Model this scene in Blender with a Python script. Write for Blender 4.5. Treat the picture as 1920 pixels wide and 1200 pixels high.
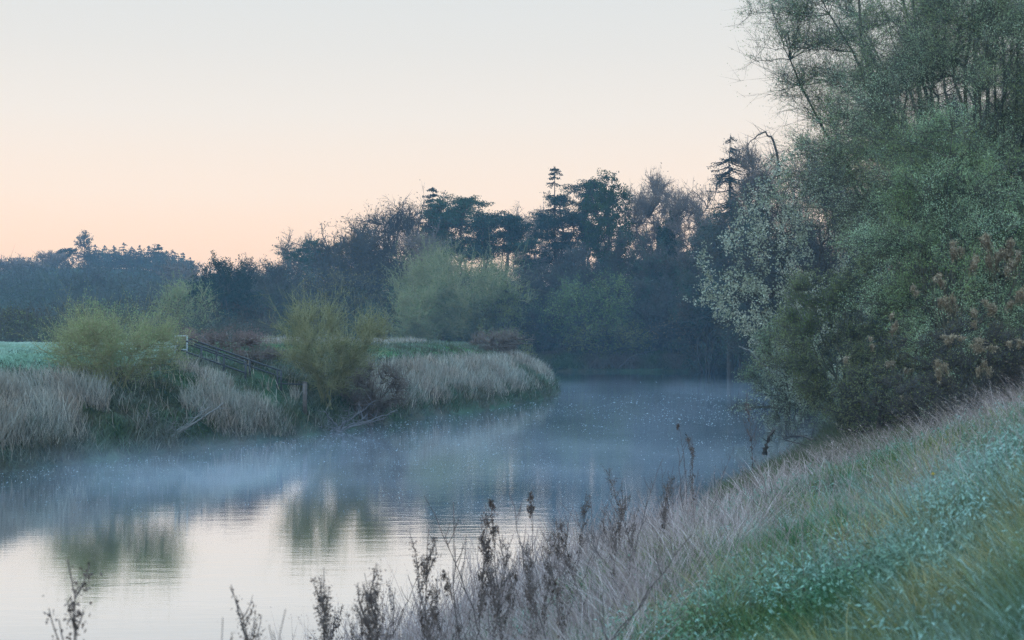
import bpy, math, random
import numpy as np
R = math.radians
for o in list(bpy.data.objects): bpy.data.objects.remove(o)
SC = bpy.context.scene
COL = SC.collection
EYE = 4.5; F = 2667.0; HZ = 640.0          # eye height over the water, focal length and horizon row in photo pixels

HAZE, MIST = .00043, .075
# ------------------------------------------------------------------ camera
cam = bpy.data.cameras.new('camera'); camo = bpy.data.objects.new('camera', cam); COL.objects.link(camo)
camo.location = (0, 0, EYE); camo.rotation_euler = (R(90), 0, 0)
cam.sensor_width = 36; cam.lens = 50; cam.shift_y = 40 / 1920
cam.clip_start = 0.1; cam.clip_end = 6000
cam.dof.use_dof = True; cam.dof.focus_distance = 75; cam.dof.aperture_fstop = 4.0
SC.camera = camo

# ------------------------------------------------------------------ world: clear sky before sunrise
world = bpy.data.worlds.new('World'); SC.world = world; world.use_nodes = True
nt = world.node_tree; nt.nodes.clear()
def N(t, tree=None, **kw):
    n = (tree or nt).nodes.new(t)
    for k, v in kw.items(): setattr(n, k, v)
    return n
def srgb(r, g, b):
    f = lambda c: (c/255/12.92) if c/255 <= .04045 else ((c/255+.055)/1.055)**2.4
    return (f(r), f(g), f(b), 1)
SUN_EL, SUN_ROT = 1.0, -38.0
out = N('ShaderNodeOutputWorld'); bg = N('ShaderNodeBackground')
sky = N('ShaderNodeTexSky'); sky.sky_type = 'NISHITA'; sky.sun_disc = False
sky.sun_elevation = R(SUN_EL); sky.sun_rotation = R(SUN_ROT); sky.air_density = 1; sky.dust_density = 1.5
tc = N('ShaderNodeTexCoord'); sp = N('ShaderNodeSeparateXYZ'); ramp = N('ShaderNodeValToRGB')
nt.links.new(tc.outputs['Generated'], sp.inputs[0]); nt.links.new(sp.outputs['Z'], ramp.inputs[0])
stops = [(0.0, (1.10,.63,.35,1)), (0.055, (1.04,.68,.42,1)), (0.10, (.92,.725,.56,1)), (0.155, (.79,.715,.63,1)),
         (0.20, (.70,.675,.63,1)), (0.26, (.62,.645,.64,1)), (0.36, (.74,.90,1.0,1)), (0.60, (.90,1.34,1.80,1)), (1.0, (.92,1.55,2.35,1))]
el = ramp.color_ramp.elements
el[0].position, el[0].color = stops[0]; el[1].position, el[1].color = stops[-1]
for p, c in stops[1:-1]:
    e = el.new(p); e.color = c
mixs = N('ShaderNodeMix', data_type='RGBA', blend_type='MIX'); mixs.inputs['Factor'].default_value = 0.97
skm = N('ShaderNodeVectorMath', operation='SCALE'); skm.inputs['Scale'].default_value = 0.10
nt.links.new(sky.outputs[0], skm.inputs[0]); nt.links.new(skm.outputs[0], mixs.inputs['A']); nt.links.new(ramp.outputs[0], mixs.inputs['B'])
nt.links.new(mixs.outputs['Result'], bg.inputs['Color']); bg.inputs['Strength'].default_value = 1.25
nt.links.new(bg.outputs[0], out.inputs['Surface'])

# ------------------------------------------------------------------ the first weak glow from below the far wood
sl = bpy.data.lights.new('sun', 'SUN'); so = bpy.data.objects.new('sun', sl); COL.objects.link(so)
sl.energy = 0.12; sl.angle = R(12); sl.color = (1, .78, .62)
so.rotation_euler = (R(88), 0, R(180 + 38))

SC.view_settings.view_transform = 'Standard'; SC.view_settings.look = 'None'
SC.view_settings.exposure = 0.0; SC.view_settings.gamma = 1
SC.render.engine = 'CYCLES'
cy = SC.cycles
cy.use_denoising = True; cy.max_bounces = 5; cy.diffuse_bounces = 2; cy.glossy_bounces = 2; cy.transmission_bounces = 2
cy.volume_bounces = 1; cy.transparent_max_bounces = 4; cy.caustics_reflective = False; cy.caustics_refractive = False
cy.use_adaptive_sampling = False; cy.denoising_input_passes = 'RGB_ALBEDO_NORMAL'; cy.denoising_prefilter = 'NONE'; cy.volume_step_rate = 1.0; cy.volume_max_steps = 64
cy.sample_clamp_indirect = 3

# ------------------------------------------------------------------ helpers
def tag(o, label=None, cat=None, group=None, kind=None):
    if label: o['label'] = label
    if cat: o['category'] = cat
    if group: o['group'] = group
    if kind: o['kind'] = kind
    return o
def empty(name, loc, rz=0):
    o = bpy.data.objects.new(name, None); COL.objects.link(o); o.location = loc; o.rotation_euler = (0, 0, rz)
    o.empty_display_size = .2
    return o
class MB:
    def __init__(s): s.v = []; s.f = []; s.n = 0; s.t = []
    def add(s, v, f, t=None):
        v = np.asarray(v, float).reshape(-1, 3); f = np.asarray(f, np.int64)
        if len(v) == 0: return
        s.v.append(v); s.f.append(f + s.n); s.n += len(v)
        s.t.append(np.zeros(len(v)) if t is None else np.asarray(t, float).ravel())
    def build(s, name, mat, parent=None, smooth=False, loc=None):
        me = bpy.data.meshes.new(name)
        V = np.concatenate(s.v); me.vertices.add(len(V)); me.vertices.foreach_set('co', V.ravel())
        ls = [f.ravel() for f in s.f]; ct = [np.full(len(f), f.shape[1]) for f in s.f]
        L = np.concatenate(ls); C = np.concatenate(ct)
        me.loops.add(len(L)); me.loops.foreach_set('vertex_index', L.astype(np.int32))
        me.polygons.add(len(C)); st = np.concatenate([[0], np.cumsum(C)[:-1]])
        me.polygons.foreach_set('loop_start', st.astype(np.int32)); me.polygons.foreach_set('loop_total', C.astype(np.int32))
        if smooth: me.polygons.foreach_set('use_smooth', np.ones(len(C), bool))
        a = me.attributes.new('along', 'FLOAT', 'POINT'); a.data.foreach_set('value', np.concatenate(s.t).astype(np.float32))
        me.update(calc_edges=True); me.materials.append(mat)
        o = bpy.data.objects.new(name, me); COL.objects.link(o)
        if parent: o.parent = parent
        if loc is not None: o.location = loc
        return o
def unit(v): return v / np.maximum(np.linalg.norm(v, axis=-1, keepdims=True), 1e-9)
def tubes(mb, P, r, sides=4):
    """P (N,K,3) polylines, r (N,K) radii"""
    P = np.asarray(P, float)
    if P.ndim == 2: P = P[None]
    r = np.broadcast_to(np.asarray(r, float), P.shape[:2])
    n, K = P.shape[:2]
    if n == 0: return
    T = unit(np.gradient(P, axis=1))
    ref = np.where(np.abs(T[..., 2:3]) > .9, np.array([1., 0, 0]), np.array([0, 0, 1.]))
    U = unit(np.cross(T, ref)); W = np.cross(T, U)
    a = np.arange(sides) * 2 * np.pi / sides
    V = P[:, :, None] + r[:, :, None, None] * (U[:, :, None] * np.cos(a)[None, None, :, None] + W[:, :, None] * np.sin(a)[None, None, :, None])
    idx = np.arange(n * K * sides).reshape(n, K, sides)
    A = idx[:, :-1]; B = idx[:, 1:]
    f = np.stack([A, np.roll(A, -1, 2), np.roll(B, -1, 2), B], -1).reshape(-1, 4)
    mb.add(V, f)
    mb.add(V[:, -1], np.arange(n * sides).reshape(n, sides)) if sides > 2 else None
def spikes(mb, A, B, r):
    """thin pyramids from A to B"""
    A = np.asarray(A); B = np.asarray(B); n = len(A)
    if n == 0: return
    T = unit(B - A); ref = np.where(np.abs(T[:, 2:3]) > .9, np.array([1., 0, 0]), np.array([0, 0, 1.]))
    U = unit(np.cross(T, ref)); W = np.cross(T, U); r = np.broadcast_to(np.asarray(r, float), (n,))[:, None]
    V = np.stack([A + U * r, A - U * .5 * r + W * .87 * r, A - U * .5 * r - W * .87 * r, B], 1)
    i = np.arange(n)[:, None] * 4
    f = np.concatenate([i + [0, 1, 3], i + [1, 2, 3], i + [2, 0, 3]])
    mb.add(V, f)
def leaves(mb, rg, C, ln, wd, axis=None, spread=1.0):
    n = len(C)
    if n == 0: return
    U = rg.normal(size=(n, 3)); 
    if axis is not None: U = unit(U) * spread + axis
    U = unit(U); Vv = unit(np.cross(U, rg.normal(size=(n, 3))))
    l = (ln * rg.uniform(.6, 1.3, n))[:, None]; w = (wd * rg.uniform(.6, 1.3, n))[:, None]
    V = np.stack([C - U * l / 2, C + Vv * w / 2, C + U * l / 2, C - Vv * w / 2], 1)
    mb.add(V, np.arange(n * 4).reshape(n, 4))
def bez(p0, c, p1, K):
    t = np.linspace(0, 1, K)[None, :, None]
    return (1-t)**2 * p0[:, None] + 2*t*(1-t) * c[:, None] + t**2 * p1[:, None]
def box(mb, c, s, rz=0, axis=None):
    c = np.array(c, float); s = np.array(s, float) / 2
    k = np.array([[x, y, z] for x in (-1, 1) for y in (-1, 1) for z in (-1, 1)], float) * s
    if rz: cs, sn = math.cos(rz), math.sin(rz); k = np.stack([k[:, 0]*cs - k[:, 1]*sn, k[:, 0]*sn + k[:, 1]*cs, k[:, 2]], 1)
    mb.add(k + c, [[0,1,3,2],[4,6,7,5],[0,4,5,1],[2,3,7,6],[0,2,6,4],[1,5,7,3]])
def bar(mb, a, b, w, h=None):
    """rectangular bar from a to b"""
    a = np.array(a, float); b = np.array(b, float); h = h or w; T = unit(b - a)
    ref = np.array([0, 1., 0]) if abs(T[2]) > .9 else np.array([0, 0, 1.])
    U = unit(np.cross(T, ref)); W = np.cross(U, T)
    q = [U*w/2 + W*h/2, -U*w/2 + W*h/2, -U*w/2 - W*h/2, U*w/2 - W*h/2]
    mb.add([a + k for k in q] + [b + k for k in q], [[3,2,1,0],[4,5,6,7],[0,1,5,4],[1,2,6,5],[2,3,7,6],[3,0,4,7]])

# ------------------------------------------------------------------ materials
def newmat(name):
    m = bpy.data.materials.new(name); m.use_nodes = True; t = m.node_tree; t.nodes.clear()
    o = t.nodes.new('ShaderNodeOutputMaterial'); return m, t, o
def mixcol(t, fac, a, b, mode='MIX'):
    n = t.nodes.new('ShaderNodeMix'); n.data_type = 'RGBA'; n.blend_type = mode
    for s, v in (('Factor', fac), ('A', a), ('B', b)):
        if hasattr(v, 'links') or isinstance(v, bpy.types.NodeSocket): t.links.new(v, n.inputs[s])
        else: n.inputs[s].default_value = v if s == 'Factor' else (*v[:3], 1)
    return n.outputs['Result']
def noise(t, scale, detail=3, rough=.5, coord='Object', stretch=None, off=None):
    tc = t.nodes.new('ShaderNodeTexCoord'); s = tc.outputs[coord]
    if stretch or off:
        mp = t.nodes.new('ShaderNodeMapping'); t.links.new(s, mp.inputs[0])
        if stretch: mp.inputs['Scale'].default_value = stretch
        if off: mp.inputs['Location'].default_value = off
        s = mp.outputs[0]
    n = t.nodes.new('ShaderNodeTexNoise'); n.inputs['Scale'].default_value = scale; n.inputs['Detail'].default_value = detail
    n.inputs['Roughness'].default_value = rough; t.links.new(s, n.inputs['Vector']); return n.outputs['Fac']
def rng_map(t, s, a, b, c=0., d=1.):
    n = t.nodes.new('ShaderNodeMapRange'); t.links.new(s, n.inputs[0])
    for i, v in zip((1, 2, 3, 4), (a, b, c, d)): n.inputs[i].default_value = v
    return n.outputs[0]
MATS = {}
def leafmat(name, c1, c2, c3=None, frost=0., trans=.12, nscale=.35):
    """c1..c2 vary from leaf to leaf, c3 shows in patches; frost whitens the outer end of a blade"""
    if name in MATS: return MATS[name]
    m, t, o = newmat(name)
    g = t.nodes.new('ShaderNodeNewGeometry'); col = mixcol(t, g.outputs['Random Per Island'], c1, c2)
    if c3: col = mixcol(t, rng_map(t, noise(t, nscale, 2), .4, .62), col, c3)
    if name.startswith(('leaf_', 'bud_', 'needle_')):     # every tree has its own tone
        oi = t.nodes.new('ShaderNodeObjectInfo'); hs = t.nodes.new('ShaderNodeHueSaturation'); t.links.new(col, hs.inputs['Color'])
        t.links.new(rng_map(t, oi.outputs['Random'], 0, 1, .62, 1.5), hs.inputs['Value']); mu_ = t.nodes.new('ShaderNodeMath'); mu_.operation = 'MULTIPLY'; mu_.inputs[1].default_value = 7.3
        fr_ = t.nodes.new('ShaderNodeMath'); fr_.operation = 'FRACT'; t.links.new(oi.outputs['Random'], mu_.inputs[0]); t.links.new(mu_.outputs[0], fr_.inputs[0])
        t.links.new(rng_map(t, fr_.outputs[0], 0, 1, .455, .525), hs.inputs['Hue']); col = hs.outputs[0]
    if frost:
        a = t.nodes.new('ShaderNodeAttribute'); a.attribute_name = 'along'
        mu = t.nodes.new('ShaderNodeMath'); mu.operation = 'MULTIPLY'; t.links.new(a.outputs['Fac'], mu.inputs[0])
        t.links.new(rng_map(t, noise(t, .45, 3, .6, off=(7, 3, 1)), .38, .60, 0, frost), mu.inputs[1])
        col = mixcol(t, mu.outputs[0], col, (.44, .58, .54))
    d = t.nodes.new('ShaderNodeBsdfDiffuse'); t.links.new(col, d.inputs[0])
    tr = t.nodes.new('ShaderNodeBsdfTranslucent'); t.links.new(col, tr.inputs[0])
    mx = t.nodes.new('ShaderNodeMixShader'); mx.inputs[0].default_value = trans
    t.links.new(d.outputs[0], mx.inputs[1]); t.links.new(tr.outputs[0], mx.inputs[2]); t.links.new(mx.outputs[0], o.inputs[0])
    MATS[name] = m; return m
def plain(name, c1, c2, scale=6., rough=.85, bump=0, metallic=0):
    if name in MATS: return MATS[name]
    m, t, o = newmat(name); n = noise(t, scale, 5, .6); col = mixcol(t, rng_map(t, n, .35, .65), c1, c2)
    p = t.nodes.new('ShaderNodeBsdfPrincipled'); t.links.new(col, p.inputs['Base Color'])
    p.inputs['Roughness'].default_value = rough; p.inputs['Specular IOR Level'].default_value = .2; p.inputs['Metallic'].default_value = metallic
    if bump:
        b = t.nodes.new('ShaderNodeBump'); b.inputs['Distance'].default_value = bump; t.links.new(n, b.inputs['Height']); t.links.new(b.outputs[0], p.inputs['Normal'])
    t.links.new(p.outputs[0], o.inputs[0]); MATS[name] = m; return m

# ------------------------------------------------------------------ terrain function
LE = np.array([(-28,-25),(-26,5),(-23.5,30),(-20.3,43),(-17.6,49),(-16,52.6),(-14.4,57.2),(-11.95,62.5),(-9.5,68.6),(-7.4,76),(-5,84),(-2.1,92.3),(1.6,107),(3.6,117),
               (4.5,132),(4.4,160),(3.0,184),(-6,197),(-40,203),(-300,215)], float)
RE = np.array([(-300,232),(-40,219),(-8,214),(8,211),(30,209),(39,200),(38,170),(31,140),(24,110),(18.5,85),(14,65),(8.5,48),(3.5,34),(-.5,24),(-3.5,14),(-5.5,7),(-7,0),(-9,-25)], float)
POLY = np.concatenate([LE, RE])
def segdist(x, y, E):
    best = np.full(x.shape, 1e9)
    for (ax, ay), (bx, by) in zip(E[:-1], E[1:]):
        dx, dy = bx-ax, by-ay; t = np.clip(((x-ax)*dx + (y-ay)*dy) / (dx*dx+dy*dy), 0, 1)
        best = np.minimum(best, np.hypot(x-ax-t*dx, y-ay-t*dy))
    return best
def inside(x, y):
    c = np.zeros(x.shape, bool); n = len(POLY)
    for i in range(n):
        x0, y0 = POLY[i]; x1, y1 = POLY[(i+1) % n]
        if y0 == y1: continue
        c ^= ((y0 > y) != (y1 > y)) & (x < (x1-x0)*(y-y0)/(y1-y0) + x0)
    return c
def vnoise(x, y, s, seed=0):
    """smooth value noise 0..1"""
    x = x / s + seed * 17.3; y = y / s + seed * 9.7
    xi = np.floor(x); yi = np.floor(y); u = x-xi; v = y-yi; u = u*u*(3-2*u); v = v*v*(3-2*v)
    h = lambda a, b: np.mod(np.sin(a*127.1 + b*311.7 + seed*74.7) * 43758.5453, 1.0)
    return (h(xi,yi)*(1-u) + h(xi+1,yi)*u)*(1-v) + (h(xi,yi+1)*(1-u) + h(xi+1,yi+1)*u)*v
sm = lambda x, a, b: np.clip((x-a)/(b-a), 0, 1)**2 * (3 - 2*np.clip((x-a)/(b-a), 0, 1))
def banks(x, y):
    x = np.asarray(x, float); y = np.asarray(y, float)
    dl = segdist(x, y, LE); dr = segdist(x, y, RE); ins = inside(x, y)
    return dl, dr, ins
def height(x, y, full=False):
    x = np.asarray(x, float); y = np.asarray(y, float); sh = x.shape; x = np.atleast_1d(x); y = np.atleast_1d(y)
    dl, dr, ins = banks(x, y)
    left = (dl < dr)
    zl = np.interp(dl, [0, .4, 1.2, 3, 8, 11, 30, 400], [0, .5, 1.3, 2.3, 3.9, 4.12, 4.14, 4.2])
    zr = np.interp(dr, [0, 1, 3, 5, 7, 9, 12, 30], [0, .5, 1.3, 2.1, 2.9, 3.75, 4.3, 4.7]) * np.interp(y, [0, 17, 35, 50, 90], [1, 1, .76, .6, .55])
    zf = np.interp(dr, [0, 1.5, 8, 40, 120, 400], [0, 1.0, 1.8, 3.5, 7, 14])
    zf = zf + 21*np.exp(-((x+165)/95)**2 - ((y-560)/130)**2) + 8*np.exp(-((x-60)/160)**2-((y-420)/120)**2)
    k = sm(y, 90, 170); z = np.where(left & (y < 204), zl, zr*(1-k) + zf*k)
    far = (y > 204) ; z = np.where(far, zf, z)
    s = np.minimum(dl, dr)
    z = z + (vnoise(x, y, 3.1, 1)-.5)*.28*sm(s, .3, 3) + (vnoise(x, y, 1.1, 2)-.5)*.12*sm(s, .2, 2) + (vnoise(x, y, 9, 3)-.5)*.35*sm(s, 3, 12)
    z = z + ((vnoise(x, y, 2.3, 91)-.5)*.42 + (vnoise(x, y, .95, 92)-.5)*.16) * sm(s, 1.5, 4.5) * (~left) * (y < 80) * (np.hypot(x, y) > 2.5)
    z = np.where((np.hypot(x, y) < 2.5) , np.minimum(z, 3.0), z)
    z = np.where(ins, -1.6*sm(s, 0, 3) - .02, z)
    return z.reshape(sh) if sh else float(z[0])
def spread(lo, hi, step, far_lo, far_hi, g=1.12):
    core = np.arange(lo, hi + step, step); a = [core[0]]; d = step
    while a[-1] > far_lo: d *= g; a.append(a[-1] - d)
    b = [core[-1]]; d = step
    while b[-1] < far_hi: d *= g; b.append(b[-1] + d)
    return np.concatenate([a[:0:-1], core, b[1:]])
XS = spread(-45, 45, .5, -4000, 4000); YS = spread(-8, 225, .5, -600, 5000)
GX, GY = np.meshgrid(XS, YS); GZ = height(GX, GY)
mb = MB(); ny, nx = GX.shape; idx = np.arange(ny*nx).reshape(ny, nx)
mb.add(np.stack([GX, GY, GZ], -1), np.stack([idx[:-1,:-1], idx[:-1,1:], idx[1:,1:], idx[1:,:-1]], -1).reshape(-1, 4))
m, t, o = newmat('bank_turf')
c = mixcol(t, rng_map(t, noise(t, .6, 5, .65), .4, .6), (.02, .035, .018), (.055, .05, .03))
c = mixcol(t, rng_map(t, noise(t, .16, 4, .6, off=(4, 9, 2)), .5, .62, 0, .8), c, (.045, .09, .045))
c = mixcol(t, rng_map(t, noise(t, 5, 4, .6), .5, .8, 0, .3), c, (.22, .30, .27))
p = t.nodes.new('ShaderNodeBsdfDiffuse'); t.links.new(c, p.inputs[0])
b = t.nodes.new('ShaderNodeBump'); b.inputs['Distance'].default_value = .06; t.links.new(noise(t, 9, 5, .7), b.inputs['Height']); t.links.new(b.outputs[0], p.inputs['Normal'])
t.links.new(p.outputs[0], o.inputs[0])
tag(mb.build('ground', m, smooth=True), 'grassy river banks and low ground under the woods', 'ground', kind='structure')

# ------------------------------------------------------------------ river
mb = MB(); wx = np.linspace(-320, 60, 60); wy = np.linspace(-40, 236, 60); A, B = np.meshgrid(wx, wy); idx = np.arange(3600).reshape(60, 60)
mb.add(np.stack([A, B, np.zeros_like(A)], -1), np.stack([idx[:-1,:-1], idx[:-1,1:], idx[1:,1:], idx[1:,:-1]], -1).reshape(-1, 4))
m, t, o = newmat('river_water')
n1 = noise(t, 1.0, 3, .55, stretch=(.55, 1.9, 1)); n2 = noise(t, 5.0, 3, .6, stretch=(.5, 1.7, 1)); n3 = noise(t, .05, 2)
calm = rng_map(t, n3, .35, .65, .35, 1.3)
b1 = t.nodes.new('ShaderNodeBump'); b1.inputs['Distance'].default_value = .0042; t.links.new(n1, b1.inputs['Height'])
b2 = t.nodes.new('ShaderNodeBump'); b2.inputs['Distance'].default_value = .0012; t.links.new(n2, b2.inputs['Height']); t.links.new(b1.outputs[0], b2.inputs['Normal'])
t.links.new(calm, b1.inputs['Strength'])
gl = t.nodes.new('ShaderNodeBsdfGlossy'); gl.inputs['Roughness'].default_value = .03; gl.inputs['Color'].default_value = (.93, .95, .97, 1)
df = t.nodes.new('ShaderNodeBsdfDiffuse'); df.inputs[0].default_value = (.03, .06, .075, 1)
fr = t.nodes.new('ShaderNodeFresnel'); fr.inputs['IOR'].default_value = 1.9; t.links.new(b1.outputs[0], fr.inputs['Normal'])
mx = t.nodes.new('ShaderNodeMixShader'); t.links.new(rng_map(t, fr.outputs[0], 0, .42, .12, .95), mx.inputs[0])
t.links.new(b2.outputs[0], gl.inputs['Normal']); t.links.new(df.outputs[0], mx.inputs[1]); t.links.new(gl.outputs[0], mx.inputs[2]); t.links.new(mx.outputs[0], o.inputs[0])
tag(mb.build('water', m), 'calm river mirroring the dawn sky and bending round the bank', 'river', kind='structure')

# ------------------------------------------------------------------ plant builder
def W(px, d): return (px - 960) / F * d
K = {  # bark, leaf material, leaf coverage per pixel of crown, leaf aspect, twig up-bias, crown bottom, stems
 'willow': dict(leaf=('leaf_willow', (.20,.25,.10), (.36,.40,.18), (.17,.24,.10)), bark=('bark_willow', (.20,.20,.09), (.33,.31,.16)), cov=1.5, asp=.5, up=1.1, lo=.03, stems=9, twig=1.7, stub=1),
 'olive': dict(leaf=('leaf_olive', (.17,.22,.07), (.27,.30,.11), (.13,.18,.07)), bark=('bark_dark', (.05,.045,.04), (.09,.08,.07)), cov=1.5, asp=.6, up=.5, lo=.02, stems=5, twig=1.0, stub=1),
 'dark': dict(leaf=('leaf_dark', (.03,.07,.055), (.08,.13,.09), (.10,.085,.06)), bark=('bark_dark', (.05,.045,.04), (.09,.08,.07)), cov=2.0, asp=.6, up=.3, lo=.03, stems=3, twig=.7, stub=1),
 'blue': dict(leaf=('leaf_bluegreen', (.07,.10,.08), (.11,.14,.11), (.11,.10,.085)), bark=('bark_dark', (.05,.045,.04), (.09,.08,.07)), cov=1.1, asp=.6, up=.5, lo=.05, stems=3, twig=1.4, stub=1),
 'ivy': dict(leaf=('leaf_ivy', (.022,.06,.03), (.04,.085,.04), None), bark=('bark_dark', (.05,.045,.04), (.09,.08,.07)), cov=2.6, asp=.8, up=.1, lo=.12, stems=1, twig=.5, stub=0),
 'bare': dict(leaf=('bud_brown', (.13,.10,.07), (.18,.14,.09), None), bark=('bark_bare', (.13,.10,.08), (.19,.15,.12)), cov=.22, asp=.6, up=.8, lo=.22, stems=1, twig=2.2, stub=0),
 'oak': dict(leaf=('bud_oak', (.12,.11,.05), (.19,.16,.075), None), bark=('bark_oak', (.05,.045,.038), (.085,.075,.065)), cov=.6, asp=.7, up=.4, lo=.22, stems=1, twig=1.6, stub=0),
 'pine': dict(leaf=('needle_pine', (.02,.055,.045), (.04,.09,.065), None), bark=('bark_pine', (.09,.06,.045), (.14,.09,.07)), cov=3.0, asp=.5, up=.5, lo=.5, stems=1, twig=.5, stub=0),
}
def plant(name, label, cat, px, top, wpx, d, kind, seed, group=None, asp=None, bark=None, tight=.85, depth=1.0, clumps=None, wiggle=.06, cov=None, lo=None, lean=(0, 0), leafname=None, leafscale=1.0, x=None, flat=None, stems=None, twig=None, drop=0.):
    k = dict(K[kind]); rg = np.random.default_rng(seed)
    if cov is not None: k['cov'] = cov
    if lo is not None: k['lo'] = lo
    if stems: k['stems'] = stems
    if twig is not None: k['twig'] = twig
    if asp: k['asp'] = asp
    if bark: k['bark'] = bark
    bx = W(px, d) if x is None else x; by = d; bz = height(bx, by) - .1
    Wd = wpx / F * d; H = EYE + (HZ - top) / F * d - bz
    root = tag(empty(name, (bx, by, bz)), label, cat, group)
    lo_ = k['lo']; zc = (lo_ + 1) / 2 * H; rz = (1 - lo_) / 2 * H; rx = Wd / 2; ry = rx * depth
    n = clumps or int(np.clip(38 + wpx * (.7 if kind in ('oak', 'bare') else .35), 30, 200))
    if kind == 'pine': n = clumps or int(16 + wpx * .16)
    D = unit(rg.normal(size=(n, 3))); pe = {'oak': 3.4, 'bare': 3.2, 'pine': 3.4, 'ivy': 3.5}.get(kind, 2.5); D0 = D
    D = D / (np.abs(D)**pe).sum(1, keepdims=True)**(1/pe); rr = rg.uniform(.25, 1, n) ** .45
    ph = rg.uniform(0, 6.28, 6); az = np.arctan2(D[:, 1], D[:, 0])
    lump = .80 + .16*np.sin(2*az + ph[0] + 3*D[:, 2]) + .12*np.sin(3*az + ph[1] - 4*D[:, 2]) + .06*np.sin(7*D[:, 2] + ph[2])
    C = D * (rr * lump * 1.12)[:, None] * [rx, ry, rz]
    rc = (rx * ry * rz) ** (1/3) * 1.15 / n ** (1/3) * 1.25
    C = C * (1 - .55 * rc / np.array([rx, ry, rz]).clip(rc)) + [0, 0, zc]
    if lo_ < .1:                                     # bushes are widest low down
        f = np.interp(C[:, 2] / H, [0, .3, .7, 1], [.68, .95, 1.08, .85] if kind == 'willow' else [.95, 1.08, 1.0, .8])[:, None]; C[:, :2] *= f
    if kind in ('oak', 'bare', 'pine'):
        zr = (C[:, 2] - C[:, 2].min()) / np.ptp(C[:, 2]); C[:, :2] *= np.interp(zr, [0, .45, .8, 1], [.6, .95, 1.2, 1.1])[:, None]
    qx = max(np.percentile(np.abs(C[:, 0]), 96), .1); C[:, :2] *= np.clip((rx - .5*rc) / qx, .6, 1.8)
    zl_ = C[:, 2].min(); C[:, 2] = zl_ + (C[:, 2] - zl_) * (H - .65*rc - zl_) / (C[:, 2].max() - zl_)
    lv = np.array([lean[0], lean[1], 0.])
    C = C + lv * (C[:, 2:3] / H) ** 1.3
    if kind == 'pine':                               # layered plates of needles
        C[:, 2] = zc - rz + (C[:, 2] - zc + rz); C[:, 2] += .08 * rz * np.round(rg.normal(size=n))
    C[:, 2] = np.maximum(C[:, 2], .12 * rc + .02 * H)
    rc *= tight * (1.3 if kind in ('oak', 'bare') else 1)
    # trunk and limbs
    tb = MB(); ns = k['stems']; r0 = max(H * .016, .05) / (1 if ns == 1 else 1.8)
    if kind in ('oak',): r0 *= 1.5
    nl = max(ns, int(6 + n / 14)); sel = rg.choice(n, min(nl, n), replace=False); tgt = C[sel] * [.8, .8, 1] ; tgt[:, 2] = .15*H + tgt[:, 2]*.8
    tgt = tgt + lv * .1
    top_ = np.array([[lv[0], lv[1], H * {'pine': .9, 'oak': .56, 'bare': .62}.get(kind, .8)]])
    limbs = []
    if ns == 1:
        c = np.array([[lv[0]*.1 + rg.normal()*.02*H, lv[1]*.1 + rg.normal()*.02*H, H*.5]])
        tr = bez(np.zeros((1, 3)), c, top_, 14); tr[:, 1:-1] += rg.normal(size=(1, 12, 3)) * H * .006
        rt = np.linspace(1, .22, 14)[None] * r0; rt[:, 0] *= 1.35
        tubes(tb, tr, rt, 7); limbs.append(tr)
        u = np.clip(tgt[:, 2] / H * rg.uniform(.35, .8, len(tgt)), .1, .85) if kind == 'pine' else rg.uniform(.45, .98, len(tgt)); ii = (u * 13).astype(int)
        st = tr[0][ii]; ra = rt[0][ii] * .6
    else:
        st = rg.normal(size=(len(tgt), 3)) * [rx*.05+.05, rx*.05+.05, 0]; ra = np.full(len(tgt), r0 * .8)
    mid = (st + tgt) / 2 + (tgt - st)[:, [0, 1, 2]] * [-.12, -.12, .10] + rg.normal(size=tgt.shape) * H * .02
    lb = bez(st, mid, tgt, 10); wg = rg.normal(size=(len(tgt), 8, 3)) * H * (.016 if kind in ('oak', 'pine') else .010)
    lb[:, 1:-1] += wg
    tubes(tb, lb, ra[:, None] * np.linspace(1, .22, 10), 5); limbs.append(lb)
    LP = np.concatenate([l.reshape(-1, 3)[(2 if ns == 1 else 1):] for l in limbs])
    dist = np.linalg.norm(C[:, None] - LP[None], axis=2) + 2.0 * np.maximum(LP[None, :, 2] - C[:, None, 2], 0) * (0 if drop else 1)
    S = LP[dist.argmin(1)]
    M = (S + C) / 2 + rg.normal(size=C.shape) * .12 * rc + [0, 0, .1 * rc]
    sb = bez(S, M, C, 6); sb[:, 1:-1] += rg.normal(size=(n, 4, 3)) * rc * .05
    sr = max(.010, d * .00022) * (1.4 if kind in ('oak', 'bare') else 1)
    tubes(tb, sb, np.linspace(1.9, .8, 6)[None] * sr, 3)
    trunk = tb.build('trunk', plain(*k['bark'], 3., .9, .02), root)
    # twigs and leaves
    cb = MB(); area = wpx * (H * F / d) * .284 * (1 - lo_ * .6); ntw = int(np.clip(area * .10 * k['twig'] / n, 5, 60)) ; sub = 4
    ci = np.repeat(np.arange(n), ntw); f = rg.uniform(.35, 1, len(ci))
    A = S[ci] + (C[ci] - S[ci]) * f[:, None] + rg.normal(size=(len(ci), 3)) * rc * .06
    outw = unit(C - [lv[0]*.5, lv[1]*.5, zc*.7])[ci]
    dr_ = unit(rg.normal(size=A.shape) + outw * .7 + [0, 0, k['up'] - drop])
    ln = rc * rg.uniform(.6, 1.5, len(ci)) * (1.25 if kind == 'willow' else 1)
    fl = np.array([1, 1, (flat or (.42 if kind == 'pine' else 1))])
    if kind == 'willow' or 'illow' in name: ln = ln * rg.choice([.8, 1, 1, 1.9], len(ln)); Bt = A + dr_ * ln[:, None] * fl
    Bt = A + dr_ * ln[:, None] * fl
    Bt[:, 2] = np.maximum(Bt[:, 2], .03)
    tw = max(.006, d * .00011) * (1.15 if kind in ('bare', 'oak') else 1)
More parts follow.
